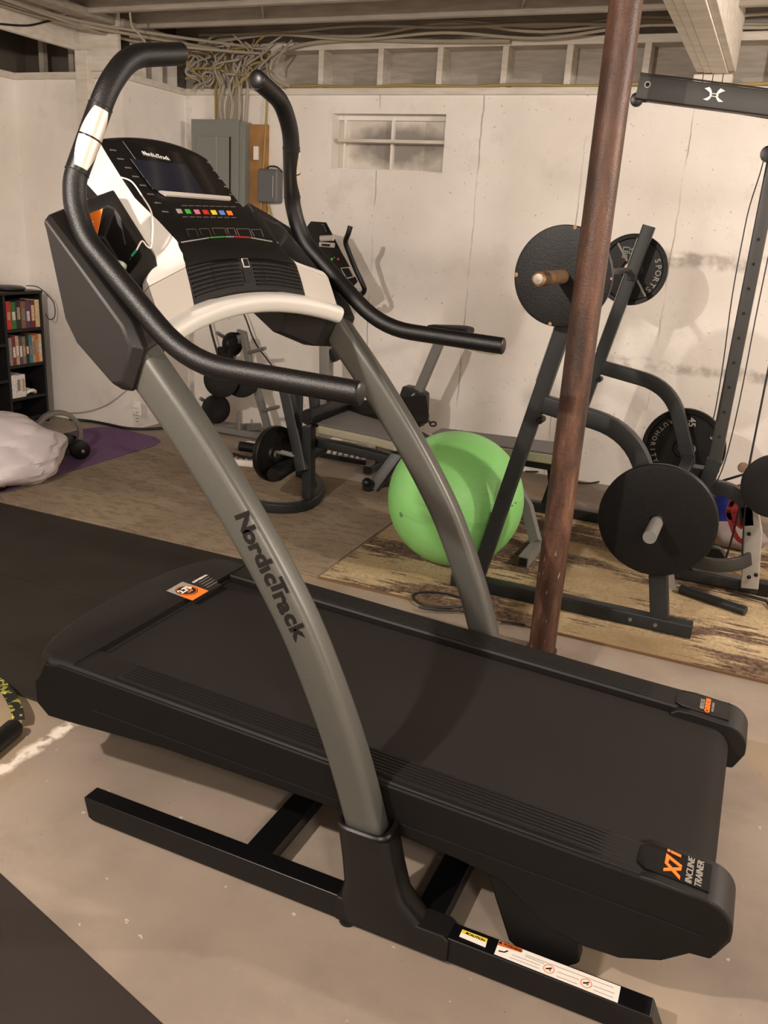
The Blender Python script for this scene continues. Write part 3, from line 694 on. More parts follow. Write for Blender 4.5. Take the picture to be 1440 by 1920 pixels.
for (x, M_) in ((335.6, M_greyp), (352, M_green), (369, M_pink), (385, M_red), (400.5, M_yellow), (415.5, M_blue), (430, M_orange)):
    yq = 397 + (x - 335) * .035; decal('workout_button', [(x - 6.5, yq - 4), (x + 2.5, yq - 4), (x + 6.5, yq + 4), (x - 2.0, yq + 4)], M_)
M_faint = mat('faint_print', rgb(92, 86, 80), .5)
for k in range(8):
    x, y = 205 + 14.0 * k, 281 + 16.5 * k; decal('side_key', [(x, y), (x + 11, y + 1), (x + 13, y + 3.4), (x + 2, y + 2.4)], M_faint)
    x, y = 381 + 10.5 * k, 300 + 15.0 * k
    if k < 6: decal('side_key', [(x + 6, y + 4), (x + 13, y + 5), (x + 14, y + 7), (x + 7, y + 6)], M_faint)
for (a, c_, M_) in (((333, 455.5), (391, 446), M_greyp), ((393, 445.6), (420, 444), M_green), ((421, 444), (438, 444), M_greyp), ((439, 444), (467, 445.4), M_red), ((469, 445.8), (521, 455), M_greyp)):
    decal('key_underline', [a, c_, (c_[0] + .6, c_[1] + 1.8), (a[0] + .6, a[1] + 1.8)], M_)
for (x0_, x1_) in ((348, 366), (372, 390), (396, 420), (424, 438), (442, 466), (470, 488)):
    yy = 428 + abs((x0_ + x1_) / 2 - 415) * .045
    for (a, c_) in (((x0_, yy), (x1_, yy)), ((x0_, yy), (x0_ + 6, yy + 13)), ((x1_, yy), (x1_ + 5, yy + 13))):
        decal('key_outline', [a, c_, (c_[0] + .8, c_[1] + .9), (a[0] + .8, a[1] + .9)], M_faint)
for k in range(8):
    x = 342 + 13 * k; decal('key_outline', [(x, 407 + k * .2), (x + 9, 407 + k * .2), (x + 9.6, 408.2 + k * .2), (x + .6, 408.2 + k * .2)], M_faint)
    decal('key_outline', [(x - 2, 386 + k * .3), (x + 8, 386 + k * .3), (x + 8.6, 387.2 + k * .3), (x - 1.4, 387.2 + k * .3)], M_faint)
# warning labels on the near base rail
br = [o for o in TM.children if o.name.startswith('base_rail')][0]
def rb(px, py, o=.0008): return atz(px, py, .0703 + o)
sheet('caution_label', [rb(861, 1756), rb(910, 1776.5), rb(914.5, 1761), rb(867, 1743)], M_white, br)
sheet('caution_band', [rb(864.5, 1748.5, .0016), rb(912.5, 1768, .0016), rb(914.5, 1761, .0016), rb(867, 1743, .0016)], M_yellow, br, .0004)
lr = (rb(912, 1765) - rb(865, 1746)).normalized(); lu = V((-lr.y, lr.x, 0))
text('lettering', 'CAUTION', .0085, rb(893, 1757.5, .0022), lr, lu, M_txtblk, br, .0003, bold=.0003)
text('lettering', '\u25B2', .009, rb(876, 1750, .0022), lr, lu, M_txtblk, br, .0003)
sheet('warning_label', [rb(926.5, 1789), rb(1158, 1880.5), rb(1164, 1850.5), rb(936, 1763.5)], M_white, br)
sheet('warning_band', [rb(933, 1772, .0016), rb(976, 1786, .0016), rb(980, 1779.5, .0016), rb(936, 1763.5, .0016)], mat('orange_brown', rgb(196, 100, 44), .5), br, .0004)
text('lettering', '\u25B2 WARNING', .0085, rb(957, 1775, .0022), lr, lu, M_txtblk, br, .0003, bold=.0002)
for (x, y) in ((1029, 1817), (1099, 1844)):
    c_ = rb(x, y, .0020); B().lathe([(.0115, 0), (.0115, .0005), (.0102, .0005), (.0102, 0)], c_, (0, 0, 1), 24, closed=True).done('pictogram_ring', M_orange, br)
    B().bar([c_ + V((-.006, -.002, .0004)), c_ + V((.0, .001, .0004)), c_ + V((.005, .005, .0004))], .003, .0006).done('pictogram', M_txtblk, br)
    B().ball(c_ + V((.003, -.002, .0006)), .002, 1, (1, 1, .3)).done('pictogram', M_txtblk, br)
c_ = rb(942, 1784, .0022); B().bar([c_ + V((-.008, -.002, 0)), c_ + V((.004, .0, 0)), c_ + V((.010, .007, 0))], .003, .0006).done('pictogram', M_txtblk, br)
for (xa, ya_, xb, yb_) in ((960, 1790, 1012, 1810), (956, 1795, 1010, 1816), (1045, 1822, 1085, 1837), (1043, 1830, 1082, 1845), (1112, 1848, 1152, 1863), (1112, 1856, 1150, 1871), (985, 1790, 1150, 1852), (985, 1793, 1020, 1807)):
    p, q_ = rb(xa, ya_, .002), rb(xb, yb_, .002); B().bar([p, q_], .0012, .0005).done('print_line', M_greyp, br)
# orange notice inside the near tray
trn = [o for o in TM.children if o.name.startswith('accessory_tray')][0]
nn = V((.25, .0, .25)).normalized()
c4 = [aty(153, 406, 1.4715), aty(193, 391, 1.4755), aty(180, 453, 1.4715), aty(156, 424, 1.4710)]
n4 = (c4[1] - c4[0]).cross(c4[2] - c4[0]).normalized();
if n4.dot(CAM - c4[0]) < 0: n4 = -n4
B().rings([c4, [p + n4 * .0008 for p in c4]]).done('orange_label', M_orange, trn)
mid4 = sum(c4, V()) / 4
for k in range(3): B().bar([c4[0] * .75 + c4[2] * .25 + n4 * .001 + V((.006, 0, -.002 - k * .006)), c4[0] * .35 + c4[1] * .4 + c4[2] * .25 + n4 * .001 + V((0, 0, -.004 - k * .006))], .002, .0025, side=n4).done('print_line', M_white, trn)
# charging cable and ear-bud case lying in the tray
cabp = smooth([oc(226, 335, .004), oc(245, 346, .008), aty(268, 370, 1.632), aty(283, 396, 1.622), aty(286.5, 425, 1.612), aty(283.5, 462, 1.60), aty(276, 462, 1.59), aty(266, 452, 1.585), aty(256, 469, 1.575)], 6)
tc = thing('charging_cable', tuple(cabp[-1]), 'thin white cable hanging over the console edge into the side tray', 'cable')
B().tube(cabp, .0018, 8).done('cable', M_white, tc)
B().tube([aty(256, 469, 1.575), aty(247, 480, 1.57)], .003, 8).done('plug', mat('green_plug', rgb(40, 150, 110), .4), tc)
B().tube([aty(247, 480, 1.57), aty(243, 488, 1.568)], .0018, 8).done('plug_tip', M_chrome, tc)
pcs = aty(223, 499, 1.535)
tag(B().lathe([(.0, -.006), (.012, -.006), (.0165, -.002), (.0165, .003), (.012, .007), (0, .008)], pcs, (.35, -.3, .9), 28).done('earbud_case', mat('pale_white_plastic', rgb(214, 218, 196), .4), None), 'small round white earbud case lying in the treadmill tray', 'case')

# ================================================================== WEIGHT PLATES, BARBELL, SQUAT RACK
def frame_for(ax):
    """right/up seen from outside along the axis"""
    n = V(ax).normalized(); up = (V((0, 0, 1)) - n * n.z).normalized(); return up.cross(n), up, n
def plate(c, ax, R, th, label, group=None, words=(), spokes=0, rim=.12, flat=False, hole=True):
    c = V(c); rt, up, n = frame_for(ax); t = thing('weight_plate', tuple(c - V((0, 0, R))), label, 'weight plate', group)
    h = th / 2; k = R * (1 - rim)
    if flat: prof = [(.026, h * .9), (.05, h * .95), (R * .93, h), (R * .985, h * .92), (R, h * .7), (R, -h * .7), (R * .985, -h), (.026, -h)]
    else: prof = [(.026, h * .9), (.048, h * .9), (.056, h * .35), (k * .97, h * .2), (k, h * .9), (R * .985, h), (R, h * .8), (R, -h * .8), (R * .985, -h), (.026, -h)]
    if not hole: prof = [(0, h * .9)] + prof[1:-1] + [(0, -h)]
    pl = B().lathe(prof, c, n, 56, closed=hole).done('plate_disc', M_iron, t, sharp=30, origin=c)
    for a in range(spokes):
        a0 = math.radians(a * 360 / spokes + 125); dd = rt * math.cos(a0) + up * math.sin(a0)
        B().bar([c + dd * .05 + n * h * .45, c + dd * k * .98 + n * h * .35], .008, .010, side=n).done('spoke', M_greyp, t)
    for (s_, r_, a0, step, size, mode) in words:
        L = []
        for i, chx in enumerate(s_):
            if chx == ' ': continue
            a = math.radians(a0 + (i - (len(s_) - 1) / 2) * step * (1 if mode == 'cw' else -1))
            dr = rt * math.sin(a) + up * math.cos(a); tg = rt * math.cos(a) - up * math.sin(a)
            if mode == 'cw': rr, uu = tg, dr
            else: rr, uu = -tg, -dr
            L.append(text('l', chx, size, c + dr * r_ + n * (h * .45), rr, uu, M_greyp, None, .0012, bold=.0008))
        pts_join('lettering', L, M_greyp, t)
    return t
M_chip = mat('bare_rust_chip', rgb(170, 132, 96), .7)
def chips(t, c, ax, R, th, angs):
    rt, up, n = frame_for(ax)
    for a, s_ in angs:
        a = math.radians(a); dd = rt * math.sin(a) + up * math.cos(a)
        B().ball(V(c) + dd * (R - .006 * s_) + n * (th / 2 - .002), .006 * s_, 2, (1, .4, 1.2)).done('rust_chip', M_chip, t)
RN, RF = 3.40, 4.68
SR = thing('squat_rack', (-.6, 4.04, 0), 'dark grey squat rack with two leaning uprights and curved arms', 'squat rack')
for yq in (RN, RF):
    fx = lambda z: -.985 + .2215 * z
    B().bar([(-1.085, yq, .031), (-.06, yq, .031)], .058, .058, r=.006).done('base_bar', M_rack, SR)
    zt_ = 1.585 if yq == RF else 1.50
    up_ = B().bar([(fx(.06), yq, .058), (fx(zt_), yq, zt_)], .05, .062, r=.006).done('upright', M_rack, SR)
    B().bar([(fx(.95) - .034, yq, .95), (fx(zt_ - .06) - .034, yq, zt_ - .06)], .03, .004).done('lit_edge', M_rackedge, up_)  # light on the upright's left face, put in as a paler strip
    B().bar(fillet([(fx(.85) + .03, yq, .860), (-.40, yq, .800), (-.262, yq, .45), (-.19, yq, .058)], [.16, .02], 8), .052, .072, r=.006).done('curved_arm', M_rack, SR, sharp=50)
    B().lathe([(.012, -.035), (.014, -.03), (.014, .03), (.012, .035)], (fx(.80) + .035, yq, .795), (0, 1, 0), 12).done('bolt', M_iron, SR)
    sg = -1 if yq == RN else 1
    hk = aty(1075, 545, RN) if yq == RN else V((-.68, RF, 1.345))
    B().box((-.70, yq - .03, 1.315), (-.655, yq + .03, 1.343)).done('bar_hook', M_rack, SR, .004)
    B().bar([(-.258, yq, .473), (-.258, yq + sg * (.27 if sg < 0 else .17), .473)], .050, .050, side=(1, 0, 0), r=.0245).done('storage_peg', M_greytube, SR, sharp=60)
    for xb in (-.30, -.20): B().lathe([(.008, 0), (.008, .006)], (xb, yq - .029, .031), (0, -1, 0), 10).done('bolt', M_rackedge, SR)
B().bar([(-.255, RN, .44), (-.255, RF, .44)], .05, .05, side=(1, 0, 0)).done('cross_bar', M_rack, SR)
# barbell along the rack with a 35 on either end
b0, b1 = V((-.730, 3.28, 1.371)), V((-.702, 4.80, 1.374)); bd = (b1 - b0).normalized()
BB = thing('barbell', tuple(b0), 'chrome barbell lying across the squat rack hooks with rusty sleeve ends', 'barbell')
B().tube([b0 + bd * .05, b1 - bd * .05], .0145, 14).done('bar_shaft', M_chrome, BB)
for (a_, sgn) in ((b0, -1), (b1, 1)):
    B().lathe([(.0, .33), (.018, .33), (.0245, .325), (.0255, .30), (.0255, .0), (.025, -.03), (.036, -.03), (.038, -.045), (.036, -.06), (.0145, -.06)], a_, bd * sgn, 26).done('sleeve', M_sleeve, BB, sharp=30)
    B().lathe([(.016, .3315), (.016, .334), (0, .3345)], a_, bd * sgn, 20).done('sleeve_cap', M_chrome, BB)
pn = plate(b0 + bd * .012, -bd, .184, .030, 'smooth black weight plate on the near end of the racked barbell', None, flat=True)
chips(pn, b0 + bd * .012, -bd, .184, .03, ((8, 1.3), (-92, 1.4), (-172, 1.3), (88, .8)))
pf = plate(b1 - bd * .015, -bd, .181, .030, 'black 35 lbs weight plate with raised SPORTS lettering on the far barbell end',
      words=(('SPORTS', .133, 100, 13.5, .040, 'cw'),), spokes=2)
for s_, px_ in (('35', (1184, 470)), ('LBS', (1172, 473))): text('lettering', s_, .040, aty(*px_, b1.y - .026), (.0, 0, -1), (1, 0, 0), M_greyp, pf, .0012, bold=.0008)
plate(aty(1232, 975, 3.335), (0, -1, 0), .2245, .034, 'large smooth black weight plate on the near storage peg of the rack', flat=True)
plate(aty(1281, 840, 4.765), (0, -1, 0), .215, .036, 'large black 45 weight plate with raised lettering on the far storage peg',
      words=(('AUTHORITY', .158, -78, 11.5, .034, 'ccw'), ('SPORTS', .158, 92, 13, .036, 'cw')), spokes=0)
text('lettering', '45', .05, aty(1297, 792, 4.742), (.1, 0, -1), (1, 0, .1), M_greyp, bpy.data.objects['weight_plate.003'], .0012, bold=.001)

for o in (SR,): o.location.z += .008
# ================================================================== EXERCISE BALL
bc = V((-1.186, 3.648, .326)); R_ = .316
ob = B()
bmesh.ops.create_uvsphere(ob.bm, u_segments=64, v_segments=40, radius=R_, matrix=Matrix.Translation(bc) @ Matrix.Diagonal((1, 1, .995, 1)))
EB = ob.done('exercise_ball', M_ball); tag(EB, 'large light green exercise ball on the rug behind the treadmill', 'exercise ball')
def onball(px, py):
    d_ = ray(px, py).normalized(); oc_ = CAM - bc; b_ = oc_.dot(d_); return CAM + d_ * (-b_ - math.sqrt(max(0, b_ * b_ - oc_.dot(oc_) + (R_ + .0005) ** 2)))
for (x, y) in ((960, 948), (966, 943), (921, 962), (925, 959), (953, 951)): B().ball(onball(x, y), .0045, 1, (1.6, 1, .5)).done('print_mark', M_txtblk, EB)
B().lathe([(.010, -.002), (.012, .001), (.010, .002)], onball(752, 965), (onball(752, 965) - bc), 14).done('air_plug', mat('grey_green_plug', rgb(96, 140, 90), .5), EB)

# ================================================================== FLAT BENCH (behind the ball)
FB = thing('flat_bench', (-1.15, 4.15, 0), 'low flat bench with grey pad behind the green ball', 'bench')
zb = .500
tp = [(-1.50, 4.195), (-.80, 4.285), (-.765, 4.02), (-1.40, 3.99), (-1.50, 4.05)]
tp = [(x, y + .07) for x, y in tp]
B().prism(tp, 'z', zb - .008, zb).done('pad_top', M_pad, FB, .004)
B().prism(tp, 'z', zb - .060, zb - .0082).done('pad_side', M_pad2, FB, .008)
B().box((-1.45, 4.12, zb - .098), (-.80, 4.26, zb - .062)).done('pad_board', M_black, FB)
B().bar([(-.862, 3.765, .031), (-.862, 4.07, .031)], .05, .05, side=(1, 0, 0)).done('foot_tube', M_greytube, FB)
B().box((-.882, 3.762, .011), (-.842, 3.7645, .051)).done('tube_opening', M_void, FB)
B().bar([(-.87, 4.03, .05), (-.95, 4.10, .20), (-1.13, 4.16, .402)], .05, .05, side=(0, 1, 0)).done('leg', M_greytube, FB)
B().bar([(-.862, 4.06, .031), (-.862, 4.58, .031)], .045, .045, side=(1, 0, 0)).done('foot_tube', M_rack, FB)
B().bar([(-.862, 4.45, .05), (-.885, 4.26, .402)], .04, .05, side=(1, 0, 0)).done('leg', M_black, FB)

FB.location.z += .006
# ================================================================== WEIGHT BENCH WITH LEG DEVELOPER
WB = thing('weight_bench', (-2.0, 4.15, 0), 'black weight bench with beige-sided grey seat and foam leg rollers', 'weight bench')
zs = .500
st = [atz(594, 793, zs), atz(652, 768, zs), atz(760, 784, zs), atz(782, 808, zs), atz(764, 824, zs), atz(742, 826, zs), atz(700, 815, zs)]
st = [(p.x, p.y) for p in st]
B().prism(st, 'z', zs - .010, zs).done('seat_top', M_pad, WB, .006, segs=3)
B().prism(st, 'z', zs - .062, zs - .0102).done('seat_side', M_pad2, WB, .016, segs=3)
bk = [aty(640, 752, 4.45), aty(800, 738, 4.30), aty(806, 778, 4.12), aty(655, 775, 4.35)]
B().rings([bk, [p - V((0, .01, .05)) for p in bk]]).done('back_rest', M_black, WB, .012)
def yb_(px, py, y=4.12): return aty(px, py, y)
B().bar([yb_(563, 822), yb_(640, 838), yb_(700, 852), yb_(775, 872)], .06, .05, r=.006).done('main_beam', M_rack, WB)
ft = atz(578, 940, .03)
B().bar([V((ft.x, ft.y, .05)), V((ft.x - .01, ft.y + .0, .46))], .055, .06, side=(1, 0, 0), r=.005).done('front_post', M_rack, WB)
arc_ = smooth([atz(470, 945, .03), atz(505, 952, .03), atz(545, 953, .03), atz(580, 945, .03), atz(600, 925, .03), atz(600, 912, .03), atz(585, 895, .03), atz(560, 885, .03)], 5)
B().bar([V((p.x, p.y, .032)) for p in arc_], .055, .05, side=(0, 0, 1), r=.006).done('front_foot', M_rack, WB, sharp=50)
B().bar([yb_(535, 725, 4.05), yb_(545, 770, 4.02), yb_(560, 840, 4.0), yb_(568, 882, 3.98)], .055, .065, r=.006).done('leg_lever', M_rack, WB)
B().bar([yb_(588, 735, 4.1), yb_(594, 800, 4.1)], .04, .05, r=.004).done('lever_stop', M_rack, WB)
def roller(pa, ya, pb, yb2, r, nm='foam_roller'):
    a, b_ = aty(*pa, ya), aty(*pb, yb2); B().tube([a, a + (b_ - a) * .03, b_], [r * .86, r, r], 22).done(nm, M_foam, WB)
    B().lathe([(0, .001), (r * .6, .001), (r * .6, .003), (0, .004)], a, a - b_, 18).done('roller_cap', M_blackg, WB)
roller((574, 783), 3.92, (655, 757), 4.45, .042)
roller((512, 891), 3.80, (603, 838), 4.45, .042)
B().tube([aty(520, 846, 3.98), aty(560, 856, 3.98)], .014, 12).done('weight_peg', M_greytube, WB)
B().bar([aty(768, 815, 4.05), aty(748, 850, 4.0), aty(700, 915, 3.93)], .06, .062, r=.005).done('rear_leg', M_rack, WB)
B().bar([aty(800, 815, 4.25), aty(738, 918, 4.10)], .05, .05, r=.005).done('rear_leg', M_black, WB)
rf = atz(690, 912, .03)
B().bar([V((rf.x, rf.y - .03, .032)), V((rf.x + .12, rf.y + .42, .032))], .055, .05, side=(1, 0, 0), r=.005).done('rear_foot', M_rack, WB)
B().ball(aty(688, 905, 3.86), .026, 3).done('adjusting_knob', M_blackg, WB)
B().bar([aty(708, 838, 4.0), aty(738, 848, 4.0)], .03, .012).done('brace_plate', M_greytube, WB)
plate(aty(516, 851, 3.95), (.965, -.26, .05), .155, .036, 'black weight plate with deep dish on the leg developer peg', rim=.14)

# ================================================================== EXERCISE BIKE BY THE BACK WALL
EBK = thing('exercise_bike', (-2.3, 4.98, 0), 'grey exercise bike with black handles standing by the back wall', 'exercise bike')
yk = 5.0
def K(px, py, y=yk): return aty(px, py, y)
B().bar([K(612, 820), K(612, 700), K(611, 560)], .072, .075, r=.012).done('front_post', M_greytube, EBK)
cp = [K(583, 414, 5.08), K(612, 416, 4.92), K(640, 470, 4.90), K(672, 528, 4.90), K(650, 545, 4.95), K(600, 480, 5.08)]
B().rings([cp, [p + V((-.05, .02, -.045)) for p in cp]]).done('console', M_black, EBK, .006)
B().rings([[K(588, 420, 5.07), K(606, 421, 4.93), K(612, 435, 4.92), K(592, 434, 5.06)]] + [[p + V((.006, -.006, .003)) for p in [K(588, 420, 5.07), K(606, 421, 4.93), K(612, 435, 4.92), K(592, 434, 5.06)]]]).done('display', M_pad, EBK)
B().bar([K(602, 447, 4.9), K(624, 446, 4.88)], .03, .035, r=.012).done('shelf_lip', M_silver2, EBK, sharp=60)
B().bar([K(600, 458, 4.9), K(626, 460, 4.88)], .02, .030, r=.008).done('shelf_lip', M_silver2, EBK, sharp=60)
B().bar([K(604, 459, 4.885), K(618, 460, 4.87)], .01, .012).done('slot', M_void, EBK)
cpv = [K(638, 503, 4.88), K(654, 502, 4.86), K(664, 520, 4.86), K(649, 524, 4.88)]
B().rings([cpv, [p + V((.012, -.010, .006)) for p in cpv]]).done('cup_holder', M_silver2, EBK, .002)
cq = [K(640, 503.5, 4.865), K(653, 503, 4.845), K(661, 518, 4.845), K(650, 520.5, 4.865)]
B().rings([cq, [p + V((.003, -.003, .002)) for p in cq]]).done('cup_opening', M_void, EBK)
for (x, y, M_) in ((622, 486, M_green), (634, 486, M_red), (627, 483, M_greyp)): B().ball(K(x, y, 4.885), .009 if M_ != M_greyp else .004, 2, (1, .5, 1)).done('button', M_, EBK)
B().tube(smooth([K(657, 424, 4.80), K(653, 438, 4.80), K(648, 453, 4.82), K(653, 470, 4.84), K(667, 505, 4.88), K(681, 535, 4.90), K(683, 545, 4.92), K(676, 553, 4.95), K(664, 552, 4.98)], 5), .0155, 14).done('handle', M_foam, EBK)
B().tube(smooth([K(606, 421, 5.02), K(600, 437, 5.04), K(593, 452, 5.05), K(590, 480, 5.06), K(602, 520, 5.04), K(625, 560, 5.0)], 5), .0155, 14).done('handle', M_foam, EBK)
B().ball(K(672, 544, 4.93), .016, 2).done('handle_knob', M_silver2, EBK)
B().bar([K(622, 655), K(632, 676)], .06, .05, r=.01).done('resistance_housing', M_black, EBK)
# seat, seat post and housing
sp = []
for (x, w_, h_) in ((-.135, .075, .050), (-.10, .105, .058), (-.04, .095, .055), (.03, .055, .045), (.10, .035, .036), (.135, .018, .022)):
    c_ = K(842, 617, 4.93) + V((-x * 1.0, 0, 0)); sp.append([c_ + V((0, w_ * math.cos(a), .5 * h_ * math.sin(a))) for a in [2 * math.pi * k / 16 for k in range(16)]])
B().rings(sp).done('saddle', M_black, EBK, sharp=60)
B().bar([K(824, 642, 4.95), K(786, 732, 4.98)], .05, .058, r=.008).done('seat_post', M_greytube, EBK)
B().bar([K(829, 628, 4.95), K(822, 644, 4.95)], .045, .05, r=.008).done('seat_clamp', M_black, EBK)
hg = [K(760, 722), K(786, 728), K(801, 738), K(800, 770), K(792, 800), K(740, 800), K(752, 745)]
B().rings([[p + V((0, -.05, 0)) for p in hg], [p + V((0, .05, 0)) for p in hg]]).done('post_housing', M_rack, EBK, .010)
B().tube([K(772, 745, 4.93), K(778, 738, 4.93)], .010, 12).done('adjusting_pin', M_chrome, EBK)
B().bar([K(770, 780), K(700, 770), K(618, 752)], .09, .10, r=.02).done('body_beam', M_black, EBK)
for (x, y) in ((612, 820), (775, 838)):
    f = atz(x, y, .03); f.y = yk
    B().bar([(f.x, yk - .20, .035), (f.x, yk + .20, .035)], .06, .05, side=(1, 0, 0), r=.012).done('floor_foot', M_rack, EBK)
    B().bar([(f.x, yk, .05), (f.x, yk, .45)], .05, .06, side=(0, 1, 0)).done('foot_post', M_rack, EBK)
ck = thing('carabiner_strap', tuple(aty(800, 785, 4.75) - V((0, 0, .05))), 'small black strap with a clip beside the bike seat post', 'strap')
B().bar([aty(785, 770, 4.85), aty(797, 780, 4.85), aty(808, 795, 4.85)], .018, .006).done('strap', M_cord, ck)
B().tube([aty(812 + 6 * math.cos(a), 795 + 4 * math.sin(a), 4.84) for a in [2 * math.pi * k / 14 for k in range(14)]], .005, 8, loop=True, caps=False).done('clip', M_cord, ck)

# ================================================================== PLATE TREE
PT = thing('plate_tree', (-3.5, 5.2, 0), 'grey A-frame weight tree standing in the back corner', 'weight tree')
yp = 5.18
def T(px, py, y=yp): return aty(px, py, y)
fl0 = atz(396, 803, .02); fl1 = atz(520, 828, .02)
B().bar([T(450, 624), (fl0.x, yp, .03)], .035, .045, r=.004).done('leg', M_greytube, PT)
B().bar([T(447, 624), T(456, 624), T(470, 690), T(508, 822)], .035, .05, r=.004).done('leg', M_greytube, PT)
B().bar([(fl0.x - .02, yp, .03), (T(520, 822).x, yp, .03)], .04, .04, r=.004).done('base_tube', M_greytube, PT)
B().bar([(fl0.x + .02, yp - .01, .03), (fl0.x + .28, yp + .26, .03)], .05, .04, side=(0, 0, 1), r=.004).done('base_tube', M_greytube, PT)
B().bar([T(448, 806), T(448, 771)], .022, .024, r=.01).done('peg', M_greytube, PT)
for (a, b_) in (((430, 638), (407, 624)), ((464, 662), (497, 653)), ((490, 771), (522, 763)), ((400, 762), (376, 747))):
    pg = B().tube([T(*a), T(*b_, yp - .12)], .013, 12).done('peg', M_greytube, PT)
plate(T(436, 645, yp - .05), (.95, -.30, .05), .082, .03, 'small black weight plate near the top of the weight tree', rim=.1, hole=False)
plate(T(405, 767, yp - .08), (.86, -.50, .05), .105, .04, 'thick black weight plate low on the left peg of the weight tree', flat=True, hole=False)
plate(T(415, 712, yp - .16), (.30, -.95, .05), .125, .03, 'black weight plate half hidden behind the treadmill grip, left one', flat=True, hole=False)
plate(T(452, 712, yp - .07), (.30, -.95, .05), .125, .03, 'black weight plate half hidden behind the treadmill grip, right one', flat=True, hole=False)
tag(B().box(tuple(T(414, 676, yp - .09) - V((.02, .02, 0))), tuple(T(428, 652, yp - .09) + V((.02, .04, 0)))).done('ankle_weight', M_black, None, .01), 'small black block hanging under the top plate of the weight tree', 'weight')
for (pp, r_, nm) in ((((405, 470), (388, 560), (395, 615), (413, 682), (418, 720)), .009, 'thicker black hanging cord left of the weight tree'), (((435, 470), (448, 560), (462, 600), (480, 645), (520, 702), (535, 760)), .006, 'thin black cord slanting right past the weight tree')):
    P = [aty(x, y, 5.40) for x, y in pp]; tag(B().tube(smooth(P, 5), r_, 8).done('hanging_cord', M_cord, None), nm, 'cord')

# ================================================================== CABLE TOWER ON THE RIGHT
CT = thing('cable_tower', (.1, 4.0, 0), 'dark grey cable pulley tower with perforated upright at the right', 'cable machine')
yt = 4.0
def Q(px, py, y=yt): return aty(px, py, y)
ua, ub = Q(1336, 885), Q(1443, 330)
upx = B().bar([ua, V((ua.x + .014, yt, 1.95))], .052, .055, r=.006).done('upright', M_tower, CT)
bpy.context.view_layer.update()
for k in range(11):
    c_ = Q(1424 - k * 9.45, 452 + k * 46.2, yt - .0275); u = (c_.z - ua.z) / (1.95 - ua.z)
    B().lathe([(.0065, -.001), (.0065, .0012)], (ua.x + .014 * u, yt - .0275, c_.z), (0, -1, 0), 12).done('pin_hole', M_void, upx)
B().bar([V((ua.x, yt, ua.z + .05)), Q(1325, 905), Q(1318, 960)], .06, .065, r=.006).done('lower_post', M_rack, CT)
B().bar(fillet([Q(1318, 912), Q(1362, 918), Q(1398, 938), Q(1402, 985)], .08, 6), .055, .060, r=.006).done('curved_arm', M_rack, CT, sharp=50)
B().bar([Q(1403, 950), Q(1412, 1000), Q(1405, 1102)], .055, .075, r=.006).done('side_post', M_tower2, CT)
B().bar(smooth([Q(1265, 1035, 3.9), Q(1295, 1052, 3.86), Q(1340, 1062, 3.85), Q(1380, 1060, 3.88), Q(1405, 1050, 3.95)], 5), .02, .060, side=(0, 1, 0), r=.004).done('curved_guard', M_tower, CT, sharp=50)
g0 = atz(1262, 1085, .03)
B().bar([(g0.x, yt + .05, .035), (.215, yt + .05, .035)], .06, .055, r=.006).done('base_bar', M_tower, CT)
B().box((.175, yt + .018, .005), (.222, yt + .082, .066)).done('end_cap', M_black, CT, .004)
B().box((-.20, yt + .02, .06), (-.12, yt + .10, .55)).done('rear_post', M_rack, CT, .004)
B().bar([Q(1250, 1072, 3.9), Q(1262, 1125, 3.9)], .03, .05, r=.003).done('gusset', M_tower2, CT)
for (x, y) in ((1404, 1084), (1417, 1080), (1404, 1003), (1257, 1073)): B().lathe([(.009, 0), (.009, .006), (.004, .008)], Q(x, y, 3.955 if x > 1300 else 3.875), (0, -1, 0), 10).done('bolt', M_iron, CT)
fb0, fb1 = atz(1276, 1104, .03), atz(1398, 1146, .03)
tag(B().tube([fb0, fb1], .021, 16).done('lat_bar', M_rack, None), 'short dark steel bar lying on the rug before the cable tower', 'bar')
f2 = atz(1375, 1112, .02)
B().bar([f2, f2 + V((.14, -.03, .0)), f2 + V((.16, -.09, -.005))], .012, .012).done('stay_wire', M_tower, CT)
B().lathe([(.05, -.03), (.055, -.02), (.055, .02), (.05, .03)], Q(1338, 1048, 4.05), (0, 1, 0), 24).done('pulley', M_blackg, CT)
B().lathe([(.02, -.02), (.03, -.018), (.026, 0), (.03, .018), (.02, .02)], Q(1440, 292, 3.95), (0, 1, 0), 24).done('pulley', M_blackg, CT)
# overhead arm
a0 = aty(1193, 165, 3.30); dX = V((math.cos(math.radians(7.5)), math.sin(math.radians(7.5)), 0)); zt0 = a0.z
def arm_pt(px, py):
    n_ = V((-dX.y, dX.x, 0)); d_ = ray(px, py); return CAM + d_ * ((a0 - CAM).dot(n_) / d_.dot(n_))
c0_, c1_ = arm_pt(1193, 165.5), arm_pt(1440, 197)
dA = (c1_ - c0_).normalized(); hA = (arm_pt(1300, 156) - arm_pt(1300, 203)).length * .985
arm = B().bar([c0_ + V((0, .03, 0)), c0_ + V((0, .03, 0)) + dA * .95], .055, hA, side=(-dX.y, dX.x, 0), r=.005).done('overhead_arm', M_tower, CT)
e_ = c0_ + V((0, .03, 0)) + dA * .95
B().bar([V((e_.x, e_.y, e_.z)), V((e_.x, 4.0, e_.z)), ], .06, .06, side=(1, 0, 0)).done('top_beam', M_tower, CT)
B().bar([V((e_.x, 4.0, .06)), V((e_.x, 4.0, e_.z + .03))], .06, .06, side=(1, 0, 0)).done('mast', M_tower, CT)
B().bar([V((-.12, 4.0, 1.93)), V((e_.x, 4.0, 1.93))], .05, .05).done('cross_beam', M_tower, CT)
B().bar([V((.18, yt + .05, .035)), V((e_.x, yt + .05, .035))], .05, .05).done('base_bar', M_tower, CT)
nA = V((dX.y, -dX.x, 0))
